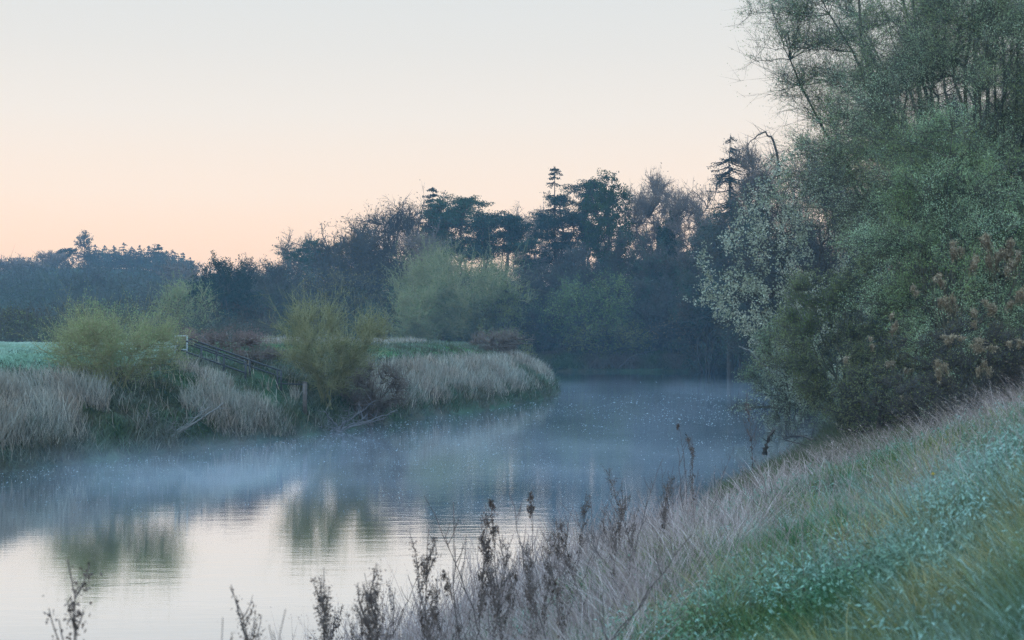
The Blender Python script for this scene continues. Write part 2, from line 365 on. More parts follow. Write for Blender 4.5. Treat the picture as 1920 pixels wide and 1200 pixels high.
    twb = MB(); spikes(twb, A, Bt, tw * 1.5)
    j = np.repeat(np.arange(len(A)), sub); f2 = rg.uniform(.15, .9, len(j))[:, None]
    A2 = A[j] + (Bt[j] - A[j]) * f2
    B2 = A2 + unit(dr_[j] * .9 + rg.normal(size=A2.shape) * .75 + [0, 0, .25 * k['up'] - drop*.5]) * (ln[j] * rg.uniform(.25, .6, len(j)))[:, None] * fl
    spikes(twb, A2, B2, tw)
    twb.build('twigs', plain(*k['bark'], 3., .9, .02), root)
    nlv = int(area * k['cov'])
    if nlv > 0:
        q = rg.integers(0, len(A2), nlv); ff = rg.uniform(.2, 1.05, nlv)[:, None]
        lc = A2[q] + (B2[q] - A2[q]) * ff + rg.normal(size=(nlv, 3)) * rc * (.10 if kind != 'pine' else .16) * fl
        lc[:, 2] = np.maximum(lc[:, 2], .03)
        s = d * .00072 * leafscale * (1.35 if d > 120 else 1)
        leaves(cb, rg, lc, s * 1.25, s * 1.25 * k['asp'], axis=unit(B2[q] - A2[q]) if k['asp'] < .6 else None, spread=.8)
        lm = k['leaf'] if not leafname else leafname
        cb.build('crown', leafmat(lm[0], lm[1], lm[2], lm[3] if len(lm) > 3 else None), root)
    return root

def conifer(name, label, px, top, wpx, d, seed, group=None, tiers=16, dark=True, sparse=1., lo=.1, gap=.0):
    rg = np.random.default_rng(seed); bx = W(px, d); bz = height(bx, d) - .1
    Wd = wpx / F * d; H = EYE + (HZ - top) / F * d - bz
    root = tag(empty(name, (bx, d, bz)), label, 'conifer', group)
    tb = MB(); tr = np.array([[[0, 0, z] for z in np.linspace(0, H*.99, 10)]]); tr[:, 1:-1, :2] += rg.normal(size=(1, 8, 2))*H*.003
    tubes(tb, tr, np.linspace(H*.016, .03, 10)[None], 6)
    cb = MB()
    nb = int(tiers * 8 * sparse); u = np.sort(rg.uniform(0, 1, nb)) ; u = u + .35/tiers*np.sin(u*tiers*6.28); u = u.clip(0, .99)
    z = H * (lo + (1-lo) * u); a = rg.uniform(0, 6.28, nb) ; r = Wd/2 * (1-u)**.5 * rg.uniform(.35, 1.2, nb) + .012*Wd
    P0 = np.stack([0*a, 0*a, z], 1); P1 = np.stack([np.cos(a)*r, np.sin(a)*r, z - r*rg.uniform(.05, .38, nb)], 1); Mi = (P0+P1)/2 - np.array([0, 0, 1.])*(r*.16)[:, None]
    br = bez(P0, Mi, P1, 7); tubes(tb, br, np.linspace(.006, .0015, 7)[None]*H*.6, 3)
    m = 64 if wpx > 50 else 9; q = np.repeat(np.arange(nb), (m*(r/(Wd*.5)+.25)).astype(int)); s = rg.uniform(.1, 1.03, len(q)); ii = (s*6).astype(int).clip(0, 5); fr = (s*6-ii)[:, None]
    pt = br[q, ii]*(1-fr) + br[q, ii+1]*fr; w = (r[q]*(1.1-s)*.26+.010*H)[:, None]
    pt = pt + rg.normal(size=pt.shape)*w*[.6, .6, .14] - np.array([0, 0, 1])*np.abs(rg.normal(size=(len(pt), 1)))*w*.3
    leaves(cb, rg, pt, d*.0014, d*.0007, axis=np.stack([np.cos(a[q]), np.sin(a[q]), -.25+0*s], 1), spread=.7)
    # leader
    leaves(cb, rg, np.stack([rg.normal(size=30)*.1, rg.normal(size=30)*.1, H*rg.uniform(.93, 1., 30)], 1), d*.001, d*.0005, axis=np.array([[0, 0, 1.]]), spread=.5)
    tb.build('trunk', plain('bark_dark', (.05,.045,.04), (.09,.08,.07), 3., .9, .02), root)
    cb.build('crown', leafmat('needle_fir', (.016,.04,.03), (.03,.06,.045)), root)
    return root

# ================================================================== THE FAR WOOD (across the river bend and on the hill)
G1 = 'trees of the wood along the far bank'; G2 = 'hazy trees on and below the far hill'
# far hill, left
plant('pine_tree', 'tall lone pine with a small round head rising highest over the hazy hill', 'tree', 158, 431, 32, 500, 'dark', 11, G2, clumps=22, lo=.35, stems=1, leafscale=.8)
plant('pine_tree', 'small open-crowned pine next to the tall lone pine, against the peach sky', 'tree', 126, 462, 40, 495, 'pine', 12, G2, clumps=12, lo=.5)
plant('bare_tree', 'thin leafless tree letting the sunrise through, left of the small open-crowned pine', 'tree', 98, 468, 60, 480, 'bare', 13, G2)
plant('bare_tree', 'low leafless tree at the far left end of the hill skyline', 'tree', 22, 484, 90, 470, 'bare', 14, G2, cov=.5)
plant('bare_tree', 'brownish bare tree on the left skyline just before it dips towards the thin leafless tree', 'tree', 60, 488, 80, 475, 'bare', 15, G2, cov=.6)
hp = [(178,462,16),(196,458,18),(213,461,16),(232,457,20),(247,460,18),(262,459,20),(279,462,16),(297,461,18),(312,468,20),(328,473,18),(343,476,18),(357,480,18)]
lab = ['first conifer right of the tall lone pine on the hill', 'second conifer right of the tall lone pine on the hill', 'third conifer right of the tall lone pine on the hill', 'fourth conifer right of the tall lone pine, a slightly taller tip',
 'fifth conifer along the hill plantation skyline', 'sixth conifer along the hill plantation, mid ridge', 'seventh conifer along the hill plantation skyline', 'dark pointed conifer standing above its neighbours right of mid ridge', 'ninth conifer, where the hill skyline starts to drop',
 'tenth conifer, on the falling part of the hill skyline', 'second last conifer of the hill plantation on the falling skyline', 'last small conifer of the hill plantation, by the notch of sky']
for i, ((a, b_, w), l) in enumerate(zip(hp, lab)):
    conifer('conifer_tree', l, a, b_ + (i*5) % 7 - 3, w*(1.5 + (i*7 % 5)*.35), 520 + (i*37) % 50, 100+i, 'conifers of the hill plantation', tiers=9, lo=.15)
hd = [(200,465,110,505,'dark','dense blue-green tree filling the hill below the tall lone pine'), (265,463,120,500,'dark','dense dark tree in the middle of the hazy hill under the conifer tips'), (322,479,110,490,'dark','dense dark tree on the right shoulder of the hazy hill'),
      (150,485,90,440,'blue','pale blue-green tree on the hill straight below the tall lone pine'), (35,497,130,380,'blue','wide dim bare tree filling the left frame edge under the skyline'), (95,515,110,360,'blue','dim purple-grey tree below the thin leafless tree'),
      (180,500,120,330,'blue','soft grey-green tree at the foot of the hill, left'), (335,485,80,330,'bare','lilac-grey leafless tree beside the dark yew clump'), (240,540,110,300,'dark','low rounded dark bush under the middle of the hill'), (288,525,80,290,'blue','upright hazy tree right of the low rounded dark bush'),
      (222,560,150,230,'olive','wide pale green thicket behind the left willow bush'), (350,535,120,190,'willow','tall pale yellow-green willow behind the handrail steps'), (35,575,120,170,'olive','round yellow-green bush at the left frame edge beyond the frosty meadow'),
      (105,590,90,200,'dark','dark shrub between the round yellow-green bush and the left willow bush'), (300,590,130,165,'blue','grey-green scrub behind the top of the left willow bush')]
for i, (a, b_, w, d, kd, l) in enumerate(hd): plant('hazy_tree' if b_ < 560 else 'bush', l, 'tree' if b_ < 560 else 'bush', a, b_, w, d, kd, 200+i, G2)
# far bank, left block
fb = [
 ('yew_tree','yew',420,462,150,222,'dark','big dark yew-like evergreen beside the notch of sky at the left'),
 ('yew_tree','yew',388,492,100,218,'dark','dark evergreen with a straight left flank, leftmost of the near wood'),
 ('broadleaf_tree','tree',470,478,100,240,'blue','grey-green tree right of the big dark yew-like evergreen'),
 ('broadleaf_tree','tree',525,480,100,250,'blue','dim grey-blue tree below the faded pine'),
 ('bare_tree','tree',560,432,80,300,'bare','faded bare tree with the sky behind its twigs, left of the faded pine'),
 ('pine_tree','tree',590,444,110,285,'pine','faded flat-topped pine seen against bare twigs'),
 ('bare_tree','tree',628,418,90,270,'oak','rough brown-leaved tree with a pointed tip, right of the faded pine'),
 ('oak_tree','tree',668,430,110,255,'oak','brownish oak with sky showing through, in front of the great oak'),
 ('oak_tree','tree',748,364,200,250,'oak','great spreading oak, its forked limbs dark against the pink sky'),
 ('oak_tree','tree',700,400,100,262,'oak','thinner oak overlapping the left side of the great spreading oak'),
 ('pine_tree','tree',868,354,125,245,'pine','tall pine with a domed flat crown and sky under it, centre of the skyline'),
 ('pine_tree','tree',905,385,150,240,'pine','dense low-hanging pine just right of the domed pine'),
 ('pine_tree','tree',830,375,90,252,'pine','dark pine between the small fir tip and the domed pine'),
 ('bare_tree','tree',1003,384,90,262,'bare','pinkish fan-shaped bare tree between the leaning pine and the cedar'),
 ('bare_tree','tree',800,420,90,235,'bare','leafless tree with pale forked stems under the domed pine'),
 ('pine_tree','tree',1052,348,110,240,'pine','pine with two bare stems and ragged hanging crown below the cedar tip'),
 ('pine_tree','tree',1100,328,105,245,'pine','broad dark pine touching the ivy-covered tree'),
 ('ivy_clad_tree','tree',1140,322,100,232,'ivy','tree cloaked in ivy from foot to flat top, tallest by the broad dark pine'),
 ('bare_tree','tree',1232,322,130,235,'bare','wide leafless tree with a fan of fine twigs right of the ivy-cloaked tree'),
 ('bare_tree','tree',1305,330,110,225,'bare','leafless tree left of the tall spruce, twigs glowing pink'),
 ('ivy_clad_tree','tree',1250,385,70,228,'ivy','ivy-covered trunk in the middle of the wide leafless tree'),
 ('broadleaf_tree','tree',1412,262,110,190,'bare','pale leafless crown just right of the tall spruce'),
 ('broadleaf_tree','tree',1550,240,260,170,'blue','grey-green treetop behind the airy left branches of the big willow'),
 ('broadleaf_tree','tree',1400,330,170,180,'dark','dark leafy tree below the tall spruce'),
 ('broadleaf_tree','tree',1330,400,130,205,'dark','dark tree below the leafless twigs, left of the white-leaved tree'),
]
for i, (nm, ct, a, b_, w, d, kd, l) in enumerate(fb): plant(nm, l, ct, a, b_, w, d, kd, 300+i, G1, **(dict(leafname=('yew_needles', (.015,.04,.03), (.035,.065,.05)), cov=3.2) if nm == 'yew_tree' else {}))
plant('leaning_pine', 'pine with a curved bare trunk leaning right and one flat tuft', 'tree', 938, 388, 74, 238, 'pine', 351, G1, clumps=14, lo=.74, lean=(2.6, 0))
plant('pine_tree', 'small low pine tuft to the right of the curved leaning trunk', 'tree', 985, 440, 60, 236, 'pine', 352, G1, clumps=9, lo=.6)
conifer('fir_tree', 'small fir tip rising between the great oak and the domed pine', 812, 350, 95, 255, 361, tiers=16, lo=.45)
conifer('cedar_tree', 'cedar with a thin tiered tip over the two-stemmed pine', 1040, 311, 105, 248, 362, tiers=15, sparse=.6, lo=.45)
conifer('spruce_tree', 'tall dark spruce with drooping tiers, highest tip of the wood', 1370, 250, 175, 190, 363, tiers=17, lo=.3)
# understorey, front row on the far bank
ub = [
 (455,560,160,222,'dark','dark undergrowth tree at the foot of the yew-like evergreens'), (395,570,110,215,'dark','dark rounded shrub at the left foot of the near wood'),
 (560,500,150,235,'blue','blue-grey tree filling the wood under the faded pine'), (640,500,150,232,'oak','brown-green tree below the brownish oak'),
 (700,540,150,222,'dark','deep blue-green thicket left of the wide yellow-green willow'), (560,590,150,212,'dark','dark low scrub behind the second willow bush'), (660,610,120,205,'dark','low dark scrub right behind the second willow bush'),
 (810,462,150,225,'willow','tall yellow-green willow on the far bank, left of the widest one'), (885,482,200,219,'willow','widest yellow-green willow on the far bank, under the domed pine'), (780,540,120,214,'willow','low olive willow, left foot of the yellow-green group'),
 (950,520,110,214,'olive','olive-brown bush at the right side of the widest yellow-green willow'),
 (1000,470,120,235,'blue','blue-grey tree under the fan-shaped bare tree'), (1010,560,110,216,'dark','dark shrub left of the green bush by the far waterline'), (1070,455,110,228,'blue','dim tree below the two-stemmed pine'),
 (1110,512,190,216,'olive','rounded olive-green bush on the far waterline, below the ivy-cloaked tree'), (1140,600,170,213,'olive','low green bush hanging over the far water'), (1170,430,130,226,'dark','dark tree under the ivy-cloaked tree'), (1235,440,130,222,'dark','dark bluish tree under the wide leafless tree'),
 (1210,520,120,218,'blue','dim grey tree with thin upright stems above the far bank'), (1270,520,130,214,'blue','brown-grey thicket below the leafless twigs on the far bank'), (1300,590,170,212,'oak','brownish scrub over the far waterline'),
 (1380,480,180,205,'dark','dark undergrowth behind the white-leaved tree'), (1390,600,160,208,'olive','green scrub on the far bank behind the white dead bough'), (1500,400,220,185,'dark','large dark tree hidden behind the white-leaved tree'), (1680,300,300,150,'blue','dark tree behind the middle of the big willow'), (1850,70,340,110,'blue','dark tree behind the right part of the big willow'),
 (1560,560,240,140,'dark','dark scrub behind the lower white-leaved branches'),
]
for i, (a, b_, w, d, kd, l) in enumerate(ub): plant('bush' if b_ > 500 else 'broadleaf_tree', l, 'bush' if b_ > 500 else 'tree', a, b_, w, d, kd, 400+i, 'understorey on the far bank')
ms = [(505,498,'second-row tree behind the grey-blue tree under the faded pine'),(560,495,'hazy second-row tree under the faded bare tree'),(610,482,'second-row tree under the faded flat-topped pine'),(665,488,'second-row tree under the brownish oak'),(725,492,'second-row tree under the left limbs of the great oak'),(780,500,'second-row tree under the right limbs of the great oak'),(835,495,'second-row tree under the small fir tip'),(890,500,'second-row tree hidden behind the dense low-hanging pine'),(945,510,'second-row tree below the curved leaning trunk'),(1000,488,'second-row tree behind the fan-shaped bare tree'),(1055,462,'second-row tree behind the two-stemmed pine'),(1110,420,'second-row tree behind the ivy-cloaked tree'),(1165,455,'second-row tree left of the wide leafless tree'),(1220,462,'second-row tree behind the wide leafless tree'),(1275,455,'second-row tree behind the pink-glowing twigs'),(1335,400,'second-row tree just left of the tall spruce')]
for i, (a, b_, l) in enumerate(ms): plant('broadleaf_tree', l, 'tree', a, b_, 105, 252 + (i*7) % 16, 'blue', 460+i, 'second row of the far wood', cov=1.5)
# ------------------------------------------------------------------ undergrowth that closes the foot of the wood
def scrub(name, label, n, fx, h, mat, size, kind_='stuff', seed=5):
    rg = np.random.default_rng(seed); x, y = fx(rg, n); z = height(x, y)
    ok = ~inside(x, y); x, y, z = x[ok], y[ok], z[ok]
    hh = h(x, y); u = rg.uniform(0, 1, len(x)) ** .8
    C = np.stack([x, y, z + u*hh], 1); s = np.hypot(x, y)*size
    mb = MB(); leaves(mb, rg, C, s*1.3, s*.9); 
    q = rg.random(len(x)) < .12; A = C[q]; B = A + unit(rg.normal(size=A.shape)*.6+[0, 0, .8])*(rg.uniform(.4, 1.2, len(A))*hh[q]*.45)[:, None]
    spikes(mb, A, B, np.hypot(A[:, 0], A[:, 1])*.0002)
    return tag(mb.build(name, mat), label, 'undergrowth', kind='stuff')
def f_far(rg, n):
    y = rg.uniform(212, 300, n); px = rg.uniform(330, 1750, n); return W(px, y), y
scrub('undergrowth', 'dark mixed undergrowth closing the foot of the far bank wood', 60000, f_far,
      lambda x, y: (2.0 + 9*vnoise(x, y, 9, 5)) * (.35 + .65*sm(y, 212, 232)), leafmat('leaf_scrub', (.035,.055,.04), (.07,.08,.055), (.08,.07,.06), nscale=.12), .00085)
def f_left(rg, n):
    y = np.exp(rg.uniform(np.log(125), np.log(560), n)); px = rg.uniform(-60, 520, n); return W(px, y), y
scrub('hedge_scrub', 'hazy scrub and small trees covering the low land below the far hill', 70000, f_left,
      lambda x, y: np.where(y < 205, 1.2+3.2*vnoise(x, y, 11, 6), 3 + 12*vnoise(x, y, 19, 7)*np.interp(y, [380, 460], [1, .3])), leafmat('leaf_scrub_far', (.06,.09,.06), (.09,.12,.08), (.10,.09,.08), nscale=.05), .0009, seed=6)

# ================================================================== LEFT BANK
plant('willow_bush', 'wide yellow-green willow bush at the water edge on the left, limbs splayed over the bank', 'bush', 218, 588, 268, 60.5, 'willow', 523, stems=10, cov=1.5, twig=1.5, leafscale=1.15, clumps=150, tight=1.0)
plant('willow_bush', 'taller willow bush right of the steps, pale leaves above and bare twigs low down', 'bush', 612, 562, 205, 72.5, 'willow', 517, stems=9, cov=1.3, twig=1.4, leafscale=1.15, clumps=110, tight=.9)
plant('bare_bush', 'low bare purplish bush spreading over the water at the foot of the taller willow', 'bush', 690, 672, 150, 75.5, 'bare', 503, lo=.02, stems=8, cov=.12)
plant('bramble_mound', 'purple-brown mound of old brambles behind the top of the steps', 'brambles', 412, 618, 165, 77, 'bare', 504, lo=.02, stems=8, cov=2.2, leafname=('leaf_bramble', (.17,.10,.085), (.29,.19,.165), (.14,.11,.10)), clumps=80)
plant('bare_bush', 'grey leafless bush on the river side of the grassy tip, below the wide far willow', 'bush', 935, 618, 110, 128, 'bare', 505, lo=.02, stems=7)
plant('green_bush', 'small bright green bush at the very tip of the left bank', 'bush', 985, 642, 50, 190, 'olive', 506)
plant('bramble_mound', 'lower grey-brown bramble tangle beside the sloping handrail, nearer the taller willow', 'brambles', 478, 652, 110, 76, 'bare', 514, lo=.02, stems=8, cov=1.8, leafname=('leaf_bramble', (.17,.10,.085), (.29,.19,.165), (.14,.11,.10)), clumps=60)
# low splayed limbs at the foot of the two willows
def limbs(name, label, base, tips, r, matn, seed, cat='branch'):
    rg = np.random.default_rng(seed); mb = MB(); b = np.array([base]*len(tips), float) + rg.normal(size=(len(tips), 3))*[.15, .15, .03]; tp = np.array(tips, float)
    c = (b+tp)/2 + np.array([0, 0, -.25]) + rg.normal(size=b.shape)*.12
    P = bez(b, c, tp, 12); P[:, 1:-1] += rg.normal(size=(len(tips), 10, 3))*.03; tubes(mb, P, np.linspace(r, r*.3, 12)[None], 6)
    A = P[:, 4:11].reshape(-1, 3); A = A[rg.integers(0, len(A), 160)]; B = A + unit(rg.normal(size=A.shape) + [0, 0, .7])*rg.uniform(.3, 1.1, (len(A), 1)); spikes(mb, A, B, .012)
    return tag(mb.build(name, plain(*matn)), label, cat)
PALE = ('bark_pale', (.15,.15,.14), (.26,.26,.24), 5, .9, .01)
b0 = (W(290, 58.5), 58.6, .15)
limbs('forked_stem', 'pale forked stem rising from the water edge below the left willow bush', b0, [(W(276,58.5), 58.4, 1.7), (W(330,59), 59, 1.2), (W(395,60), 60, 1.75), (W(418,60), 60.2, 1.9), (W(255,59), 59, 1.5)], .075, PALE, 1)
b1_ = (W(640, 71), 71.2, .12)
limbs('drooping_branches', 'grey bare branches curving down to the water under the taller willow', b1_, [(W(x_, 70), 70+y_, z_) for x_, y_, z_ in ((585,0,.5),(590,.6,.8),(600,-.5,.35),(612,-.8,1.1),(660,-.6,1.2),(690,-.3,.9),(720,1,.7),(740,2,1.0),(705,0,1.6),(650,-.9,.3))], .05, ('bark_grey', (.16,.16,.17), (.24,.23,.24), 5, .9, .01), 2)

# grass blades, stems and reeds -------------------------------------------------
def blades(mb, rg, x, y, z, h, w, lean, bend=.35, seg=3):
    n = len(x); 
    if n == 0: return
    a = rg.uniform(0, 6.28, n); wd = np.stack([np.cos(a), np.sin(a), 0*a], 1)*(w*.5)[:, None]
    dr = np.stack([lean[0] + rg.normal(size=n)*bend, lean[1] + rg.normal(size=n)*bend, np.ones(n)], 1); dr = unit(dr)
    cv = unit(np.stack([rg.normal(size=n)+lean[0]*2, rg.normal(size=n), -.25*np.ones(n)], 1))*bend
    B = np.stack([x, y, z], 1); V = []; T = []
    for k in range(seg):
        u = k/seg; c = B + dr*(h*u)[:, None] + cv*(h*u*u)[:, None]; s = 1-.55*u
        V += [c - wd*s, c + wd*s]; T += [np.full(n, u)]*2
    V.append(B + dr*h[:, None] + cv*h[:, None]); T.append(np.ones(n))
    m = len(V); V = np.stack(V, 1); i = np.arange(n)[:, None]*m
    # quads and tip triangle share one vertex block
    base = mb.n; mb.add(V, np.concatenate([i + [2*k, 2*k+1, 2*k+3, 2*k+2] for k in range(seg-1)]), np.stack(T, 1))
    mb.f.append(i + [m-3, m-2, m-1] + base)
def scatter(n, seed, xy, keep):
    rg = np.random.default_rng(seed); x, y = xy(rg, n); dl, dr, ins = banks(x, y); ok = ~ins & keep(x, y, dl, dr, rg)
    x, y = x[ok], y[ok]; return rg, x, y, height(x, y) - .02, np.minimum(dl, dr)[ok]
def view(p0, p1, d0, d1, power=1.):
    def f(rg, n):
        d = np.exp(rg.uniform(np.log(d0), np.log(d1), n)); return W(rg.uniform(p0, p1, n), d), d
    return f
pxof = lambda x, y: 960 + x/y*F
L_ = lambda x, y, dl, dr: (dl < dr) & (y < 203)
# tall pale dry grass
def keep_pale(x, y, dl, dr, rg):
    s = dl; p = pxof(x, y); v = vnoise(x, y, 2.2, 11)
    a = (p < 205) & (s > .5) & (s < 5.2 - .006*np.maximum(p, 0)) & (v > .40)
    b = (p > 690) & (s > .5) & (s < 5.0) & (v > .42)
    c = (np.hypot((x+12.9)/1.5, (y-64.8)/1.3) < 1) | (np.hypot((x+10.6)/1.9, (y-66.2)/1.0) < 1) | (np.hypot((x+14.6)/1.4, (y-67.6)/1.2) < 1)
    d_ = (p > 340) & (p < 560) & (s > .2) & (s < 2.2) & (v > .52)
    e = (y > 80) & (s > 14) & (s < 18) & (v > .45) & (p > 430)
    return L_(x, y, dl, dr) & (a | b | c | d_ | e | ((rg.random(len(x)) < .03) & (s < 6)))
rg, x, y, z, s = scatter(330000, 21, view(-60, 1075, 44, 190), keep_pale)
hN = rg.uniform(.6, 1.35, len(x))*np.interp(s, [0, 1, 8], [.6, 1, .7])*(.45+.9*vnoise(x, y, 1.1, 12)); mb = MB(); blades(mb, rg, x, y, z, hN, y*.0005, (.25*(vnoise(x, y, 2.5, 51)-.6), -.1), .25)
tag(mb.build('dry_grass', leafmat('grass_dry', (.10,.08,.065), (.66,.56,.46), (.30,.25,.20), frost=.5, nscale=.5)), 'tall pale dry grass along the left bank and its tip', 'dry grass', kind='stuff')
# green tussocks, overhanging at the water
def keep_green(x, y, dl, dr, rg):
    v = vnoise(x, y, 1.7, 13); return L_(x, y, dl, dr) & (dl < np.where(pxof(x, y) < 330, 6.5, 13)) & ((dl < 1.2) | (v > .3))
rg, x, y, z, s = scatter(300000, 22, view(-60, 1075, 42, 200), keep_green)
hN = rg.uniform(.2, .55, len(x))*np.where(s < 1.2, 1.5, 1)*(.5+vnoise(x, y, 1.1, 14)); mb = MB(); blades(mb, rg, x, y, z, hN, y*.00055, (0, -.1), .5)
tag(mb.build('tussock_grass', leafmat('grass_bank', (.035,.07,.03), (.08,.13,.05), (.11,.10,.06), frost=.35, nscale=.3)), 'dark green tussocks on the slope of the left bank', 'grass', kind='stuff')
# short frosted meadow on the bank top
for nm_, lb_, p0_, p1_, n_, mt_ in (('frosted_meadow', 'short frost-whitened meadow grass at the far left on top of the bank', -60, 330, 190000, leafmat('grass_frost_top', (.40,.54,.46), (.66,.78,.72), (.28,.44,.32), nscale=.10)),
                               ('crest_grass', 'bright green grass along the crest of the left bank', 330, 1060, 220000, leafmat('grass_crest', (.08,.22,.08), (.18,.38,.14), (.24,.36,.26), nscale=.12))):
    rg, x, y, z, s = scatter(n_, 23, view(p0_, p1_, 50, 170), lambda x, y, dl, dr, rg: L_(x, y, dl, dr) & (dl > 5.5+1.6*vnoise(x, y, 2.3, 52)))
    hN = rg.uniform(.08, .24, len(x)); mb = MB(); blades(mb, rg, x, y, z, hN, y*.0006, (0, 0), .5, 2); tag(mb.build(nm_, mt_), lb_, 'grass', kind='stuff')
# low herbs, thick on the bank
def herbs(n, seed, vw, keep, name, label, mat, hgt, size):
    rg, x, y, z, s = scatter(n, seed, vw, keep); mb = MB(); u = rg.random(len(x)); C = np.stack([x, y, z + .02 + u*hgt(x, y, s)], 1)
    ax = unit(np.stack([rg.normal(size=len(x)), rg.normal(size=len(x)), .3*np.ones(len(x))], 1)); leaves(mb, rg, C, np.maximum(.022, y*size*1.1), np.maximum(.012, y*size*.55), axis=ax, spread=.4)
    mb.t = [np.repeat(u, 4)]; return tag(mb.build(name, mat), label, 'undergrowth', kind='stuff')
herbs(150000, 24, view(-60, 1075, 44, 190), lambda x, y, dl, dr, rg: L_(x, y, dl, dr) & (dl > .3) & (dl < np.where(pxof(x, y) < 330, 5.5, 9)) & (vnoise(x, y, 2.9, 15) > .42), 'low_herbs', 'low leafy nettles and brambles on the left bank',
      leafmat('leaf_herb', (.04,.075,.04), (.09,.12,.06), (.14,.09,.08), frost=.25, nscale=.4), lambda x, y, s: .25+.6*vnoise(x, y, 1.6, 16), .0007)

# ------------------------------------------------------------------ steps and handrail
rust = plain('painted_steel', (.03,.035,.04), (.06,.06,.065), 9, .6, .003); conc = plain('old_concrete', (.10,.10,.095), (.17,.165,.16), 4, .9, .01); wood = plain('weathered_post', (.10,.085,.075), (.17,.15,.135), 7, .9, .01)
frosty = plain('frosted_steel', (.35,.42,.46), (.50,.56,.60), 12, .7)
T0 = np.array([W(338, 71.5), 71.5, 0]); T1 = np.array([W(573, 69.5), 69.5, 0]); T0[2] = 3.72; T1[2] = 1.55
st = tag(empty('river_steps', tuple(T0)), 'concrete steps running down the left bank beneath the dark handrail', 'steps')
ns_ = 13; dd = (T1 - T0)/ns_
mb = MB()
for i in range(ns_-4): box(mb, dd*(i+.5) + [0, 0, -.42], (abs(dd[0])*.8, 1.1, .36), 0)
mb.build('treads', conc, st)
def rail(name, label, off, u0, u1, tops, mids, posts):
    r = tag(empty(name, tuple(T0 + (T1-T0)*u0 + [0, off, 0])), label, 'handrail'); o0 = T0 + (T1-T0)*u0
    P = lambda u, h: (T0 + (T1-T0)*u) - o0 + np.array([0, 0, h])
    for h_ in tops: mb = MB(); tubes(mb, [P(u0, h_), P(u1, h_)], .042, 8); mb.build('rail', rust, r)
    for u in posts: mb = MB(); bar(mb, P(u, -.35), P(u, max(tops)+.01), .085); mb.build('post', rust, r)
    return r
rail('handrail', 'far handrail of the steps with two sloping bars, reaching the level bar', .75, 0.02, .79, (1.02, .72), (), (.03, .27, .54, .76, .79))
rail('handrail', 'near handrail of the steps with a low sloping bar, ending above the pale grass', -.75, 0.0, .56, (.96, .42), (), (.02, .2, .38, .55))
g = tag(empty('landing_barrier', tuple(T0)), 'frosted barrier with two level bars and a yellow tag at the top of the steps', 'barrier')
for h_ in (1.05, .36): mb = MB(); box(mb, (0.05, 0, h_), (.62, .07, .06)); mb.build('rail', frosty, g)
for xx in (-.24, .34): mb = MB(); box(mb, (xx, 0, .45), (.06, .055, 1.24)); mb.build('post', frosty, g)
mb = MB(); box(mb, (-.10, -.05, .72), (.13, .012, .30)); mb.build('tag_plate', plain('pale_plate', (.5,.52,.5), (.6,.6,.58)), g)
mb = MB(); box(mb, (-.10, -.06, .70), (.07, .008, .09)); mb.build('warning_mark', plain('yellow_paint', (.65,.5,.06), (.7,.56,.1)), g)
pz = T1 + np.array([0.02, .1, 0])
g = tag(empty('mooring_post', (W(571, 69.5), 69.6, height(W(571, 69.5), 69.6)-.3)), 'thick square wooden post at the foot of the steps holding the level bar', 'post'); hz = g.location.z
mb = MB(); box(mb, (0, 0, (2.48-hz)/2), (.19, .19, 2.48-hz)); mb.build('post_body', wood, g)
mb = MB(); box(mb, (0, 0, 2.5-hz), (.22, .22, .04)); mb.build('post_cap', wood, g)
mb = MB(); bar(mb, (-.12, 0, 2.40-hz), (W(519, 69.7)-W(571, 69.5), .35, 2.42-hz), .07, .06); mb.build('level_bar', rust, g)

# ================================================================== RIGHT BANK TREES
PALEL = ('leaf_white', (.40,.46,.33), (.72,.75,.58), (.34,.40,.26))
plant('white_leaved_tree', 'tree covered in pale whitish new leaves, standing over the water left of the big willow', 'tree', 1510, 262, 300, 98, 'dark', 601, lo=.14, cov=.5, twig=.6, clumps=150)
def pale_sprays(parent, px0, px1, y0, y1, d, n, seed):
    rg = np.random.default_rng(seed); mb = MB(); b = parent.location
    px = rg.uniform(px0, px1, n*4); py = rg.uniform(y0, y1, n*4)
    # fuller to the right, thinning towards the outer left edge of the crown
    left = np.interp(py, [250, 330, 400, 460, 560, 640, 760], [1470, 1415, 1350, 1305, 1270, 1400, 1440]); ok = (px > left + rg.uniform(0, 1, n*4)**2*60) & (rg.random(n*4) < np.interp(px, [1250, 1480, 1700], [1, 1, .3])*np.clip(2.4*vnoise(px, py*.6, 26, 81) - .55, 0, 1)); px, py = px[ok][:n], py[ok][:n]
    dd_ = d + rg.uniform(-7, 5, len(px)); c = np.stack([W(px, dd_), dd_, EYE + (HZ-py)/F*dd_], 1) - np.array(b)
    A = c + [0.25, .3, -.35]; spikes(mb, A, c + rg.normal(size=c.shape)*.15, .012)
    q = np.repeat(np.arange(len(c)), 13); C = c[q] + rg.normal(size=(len(q), 3))*[.15, .15, .20]
    lf = MB(); leaves(lf, rg, C, d*.0017, d*.0012)
    o1 = lf.build('pale_leaves', leafmat(*PALEL), parent); mb.build('leaf_stalks', plain('bark_dark', (.05,.045,.04), (.09,.08,.07)), parent)
wt = bpy.data.objects['white_leaved_tree']
pale_sprays(wt, 1270, 1720, 255, 760, 94, 1500, 7)

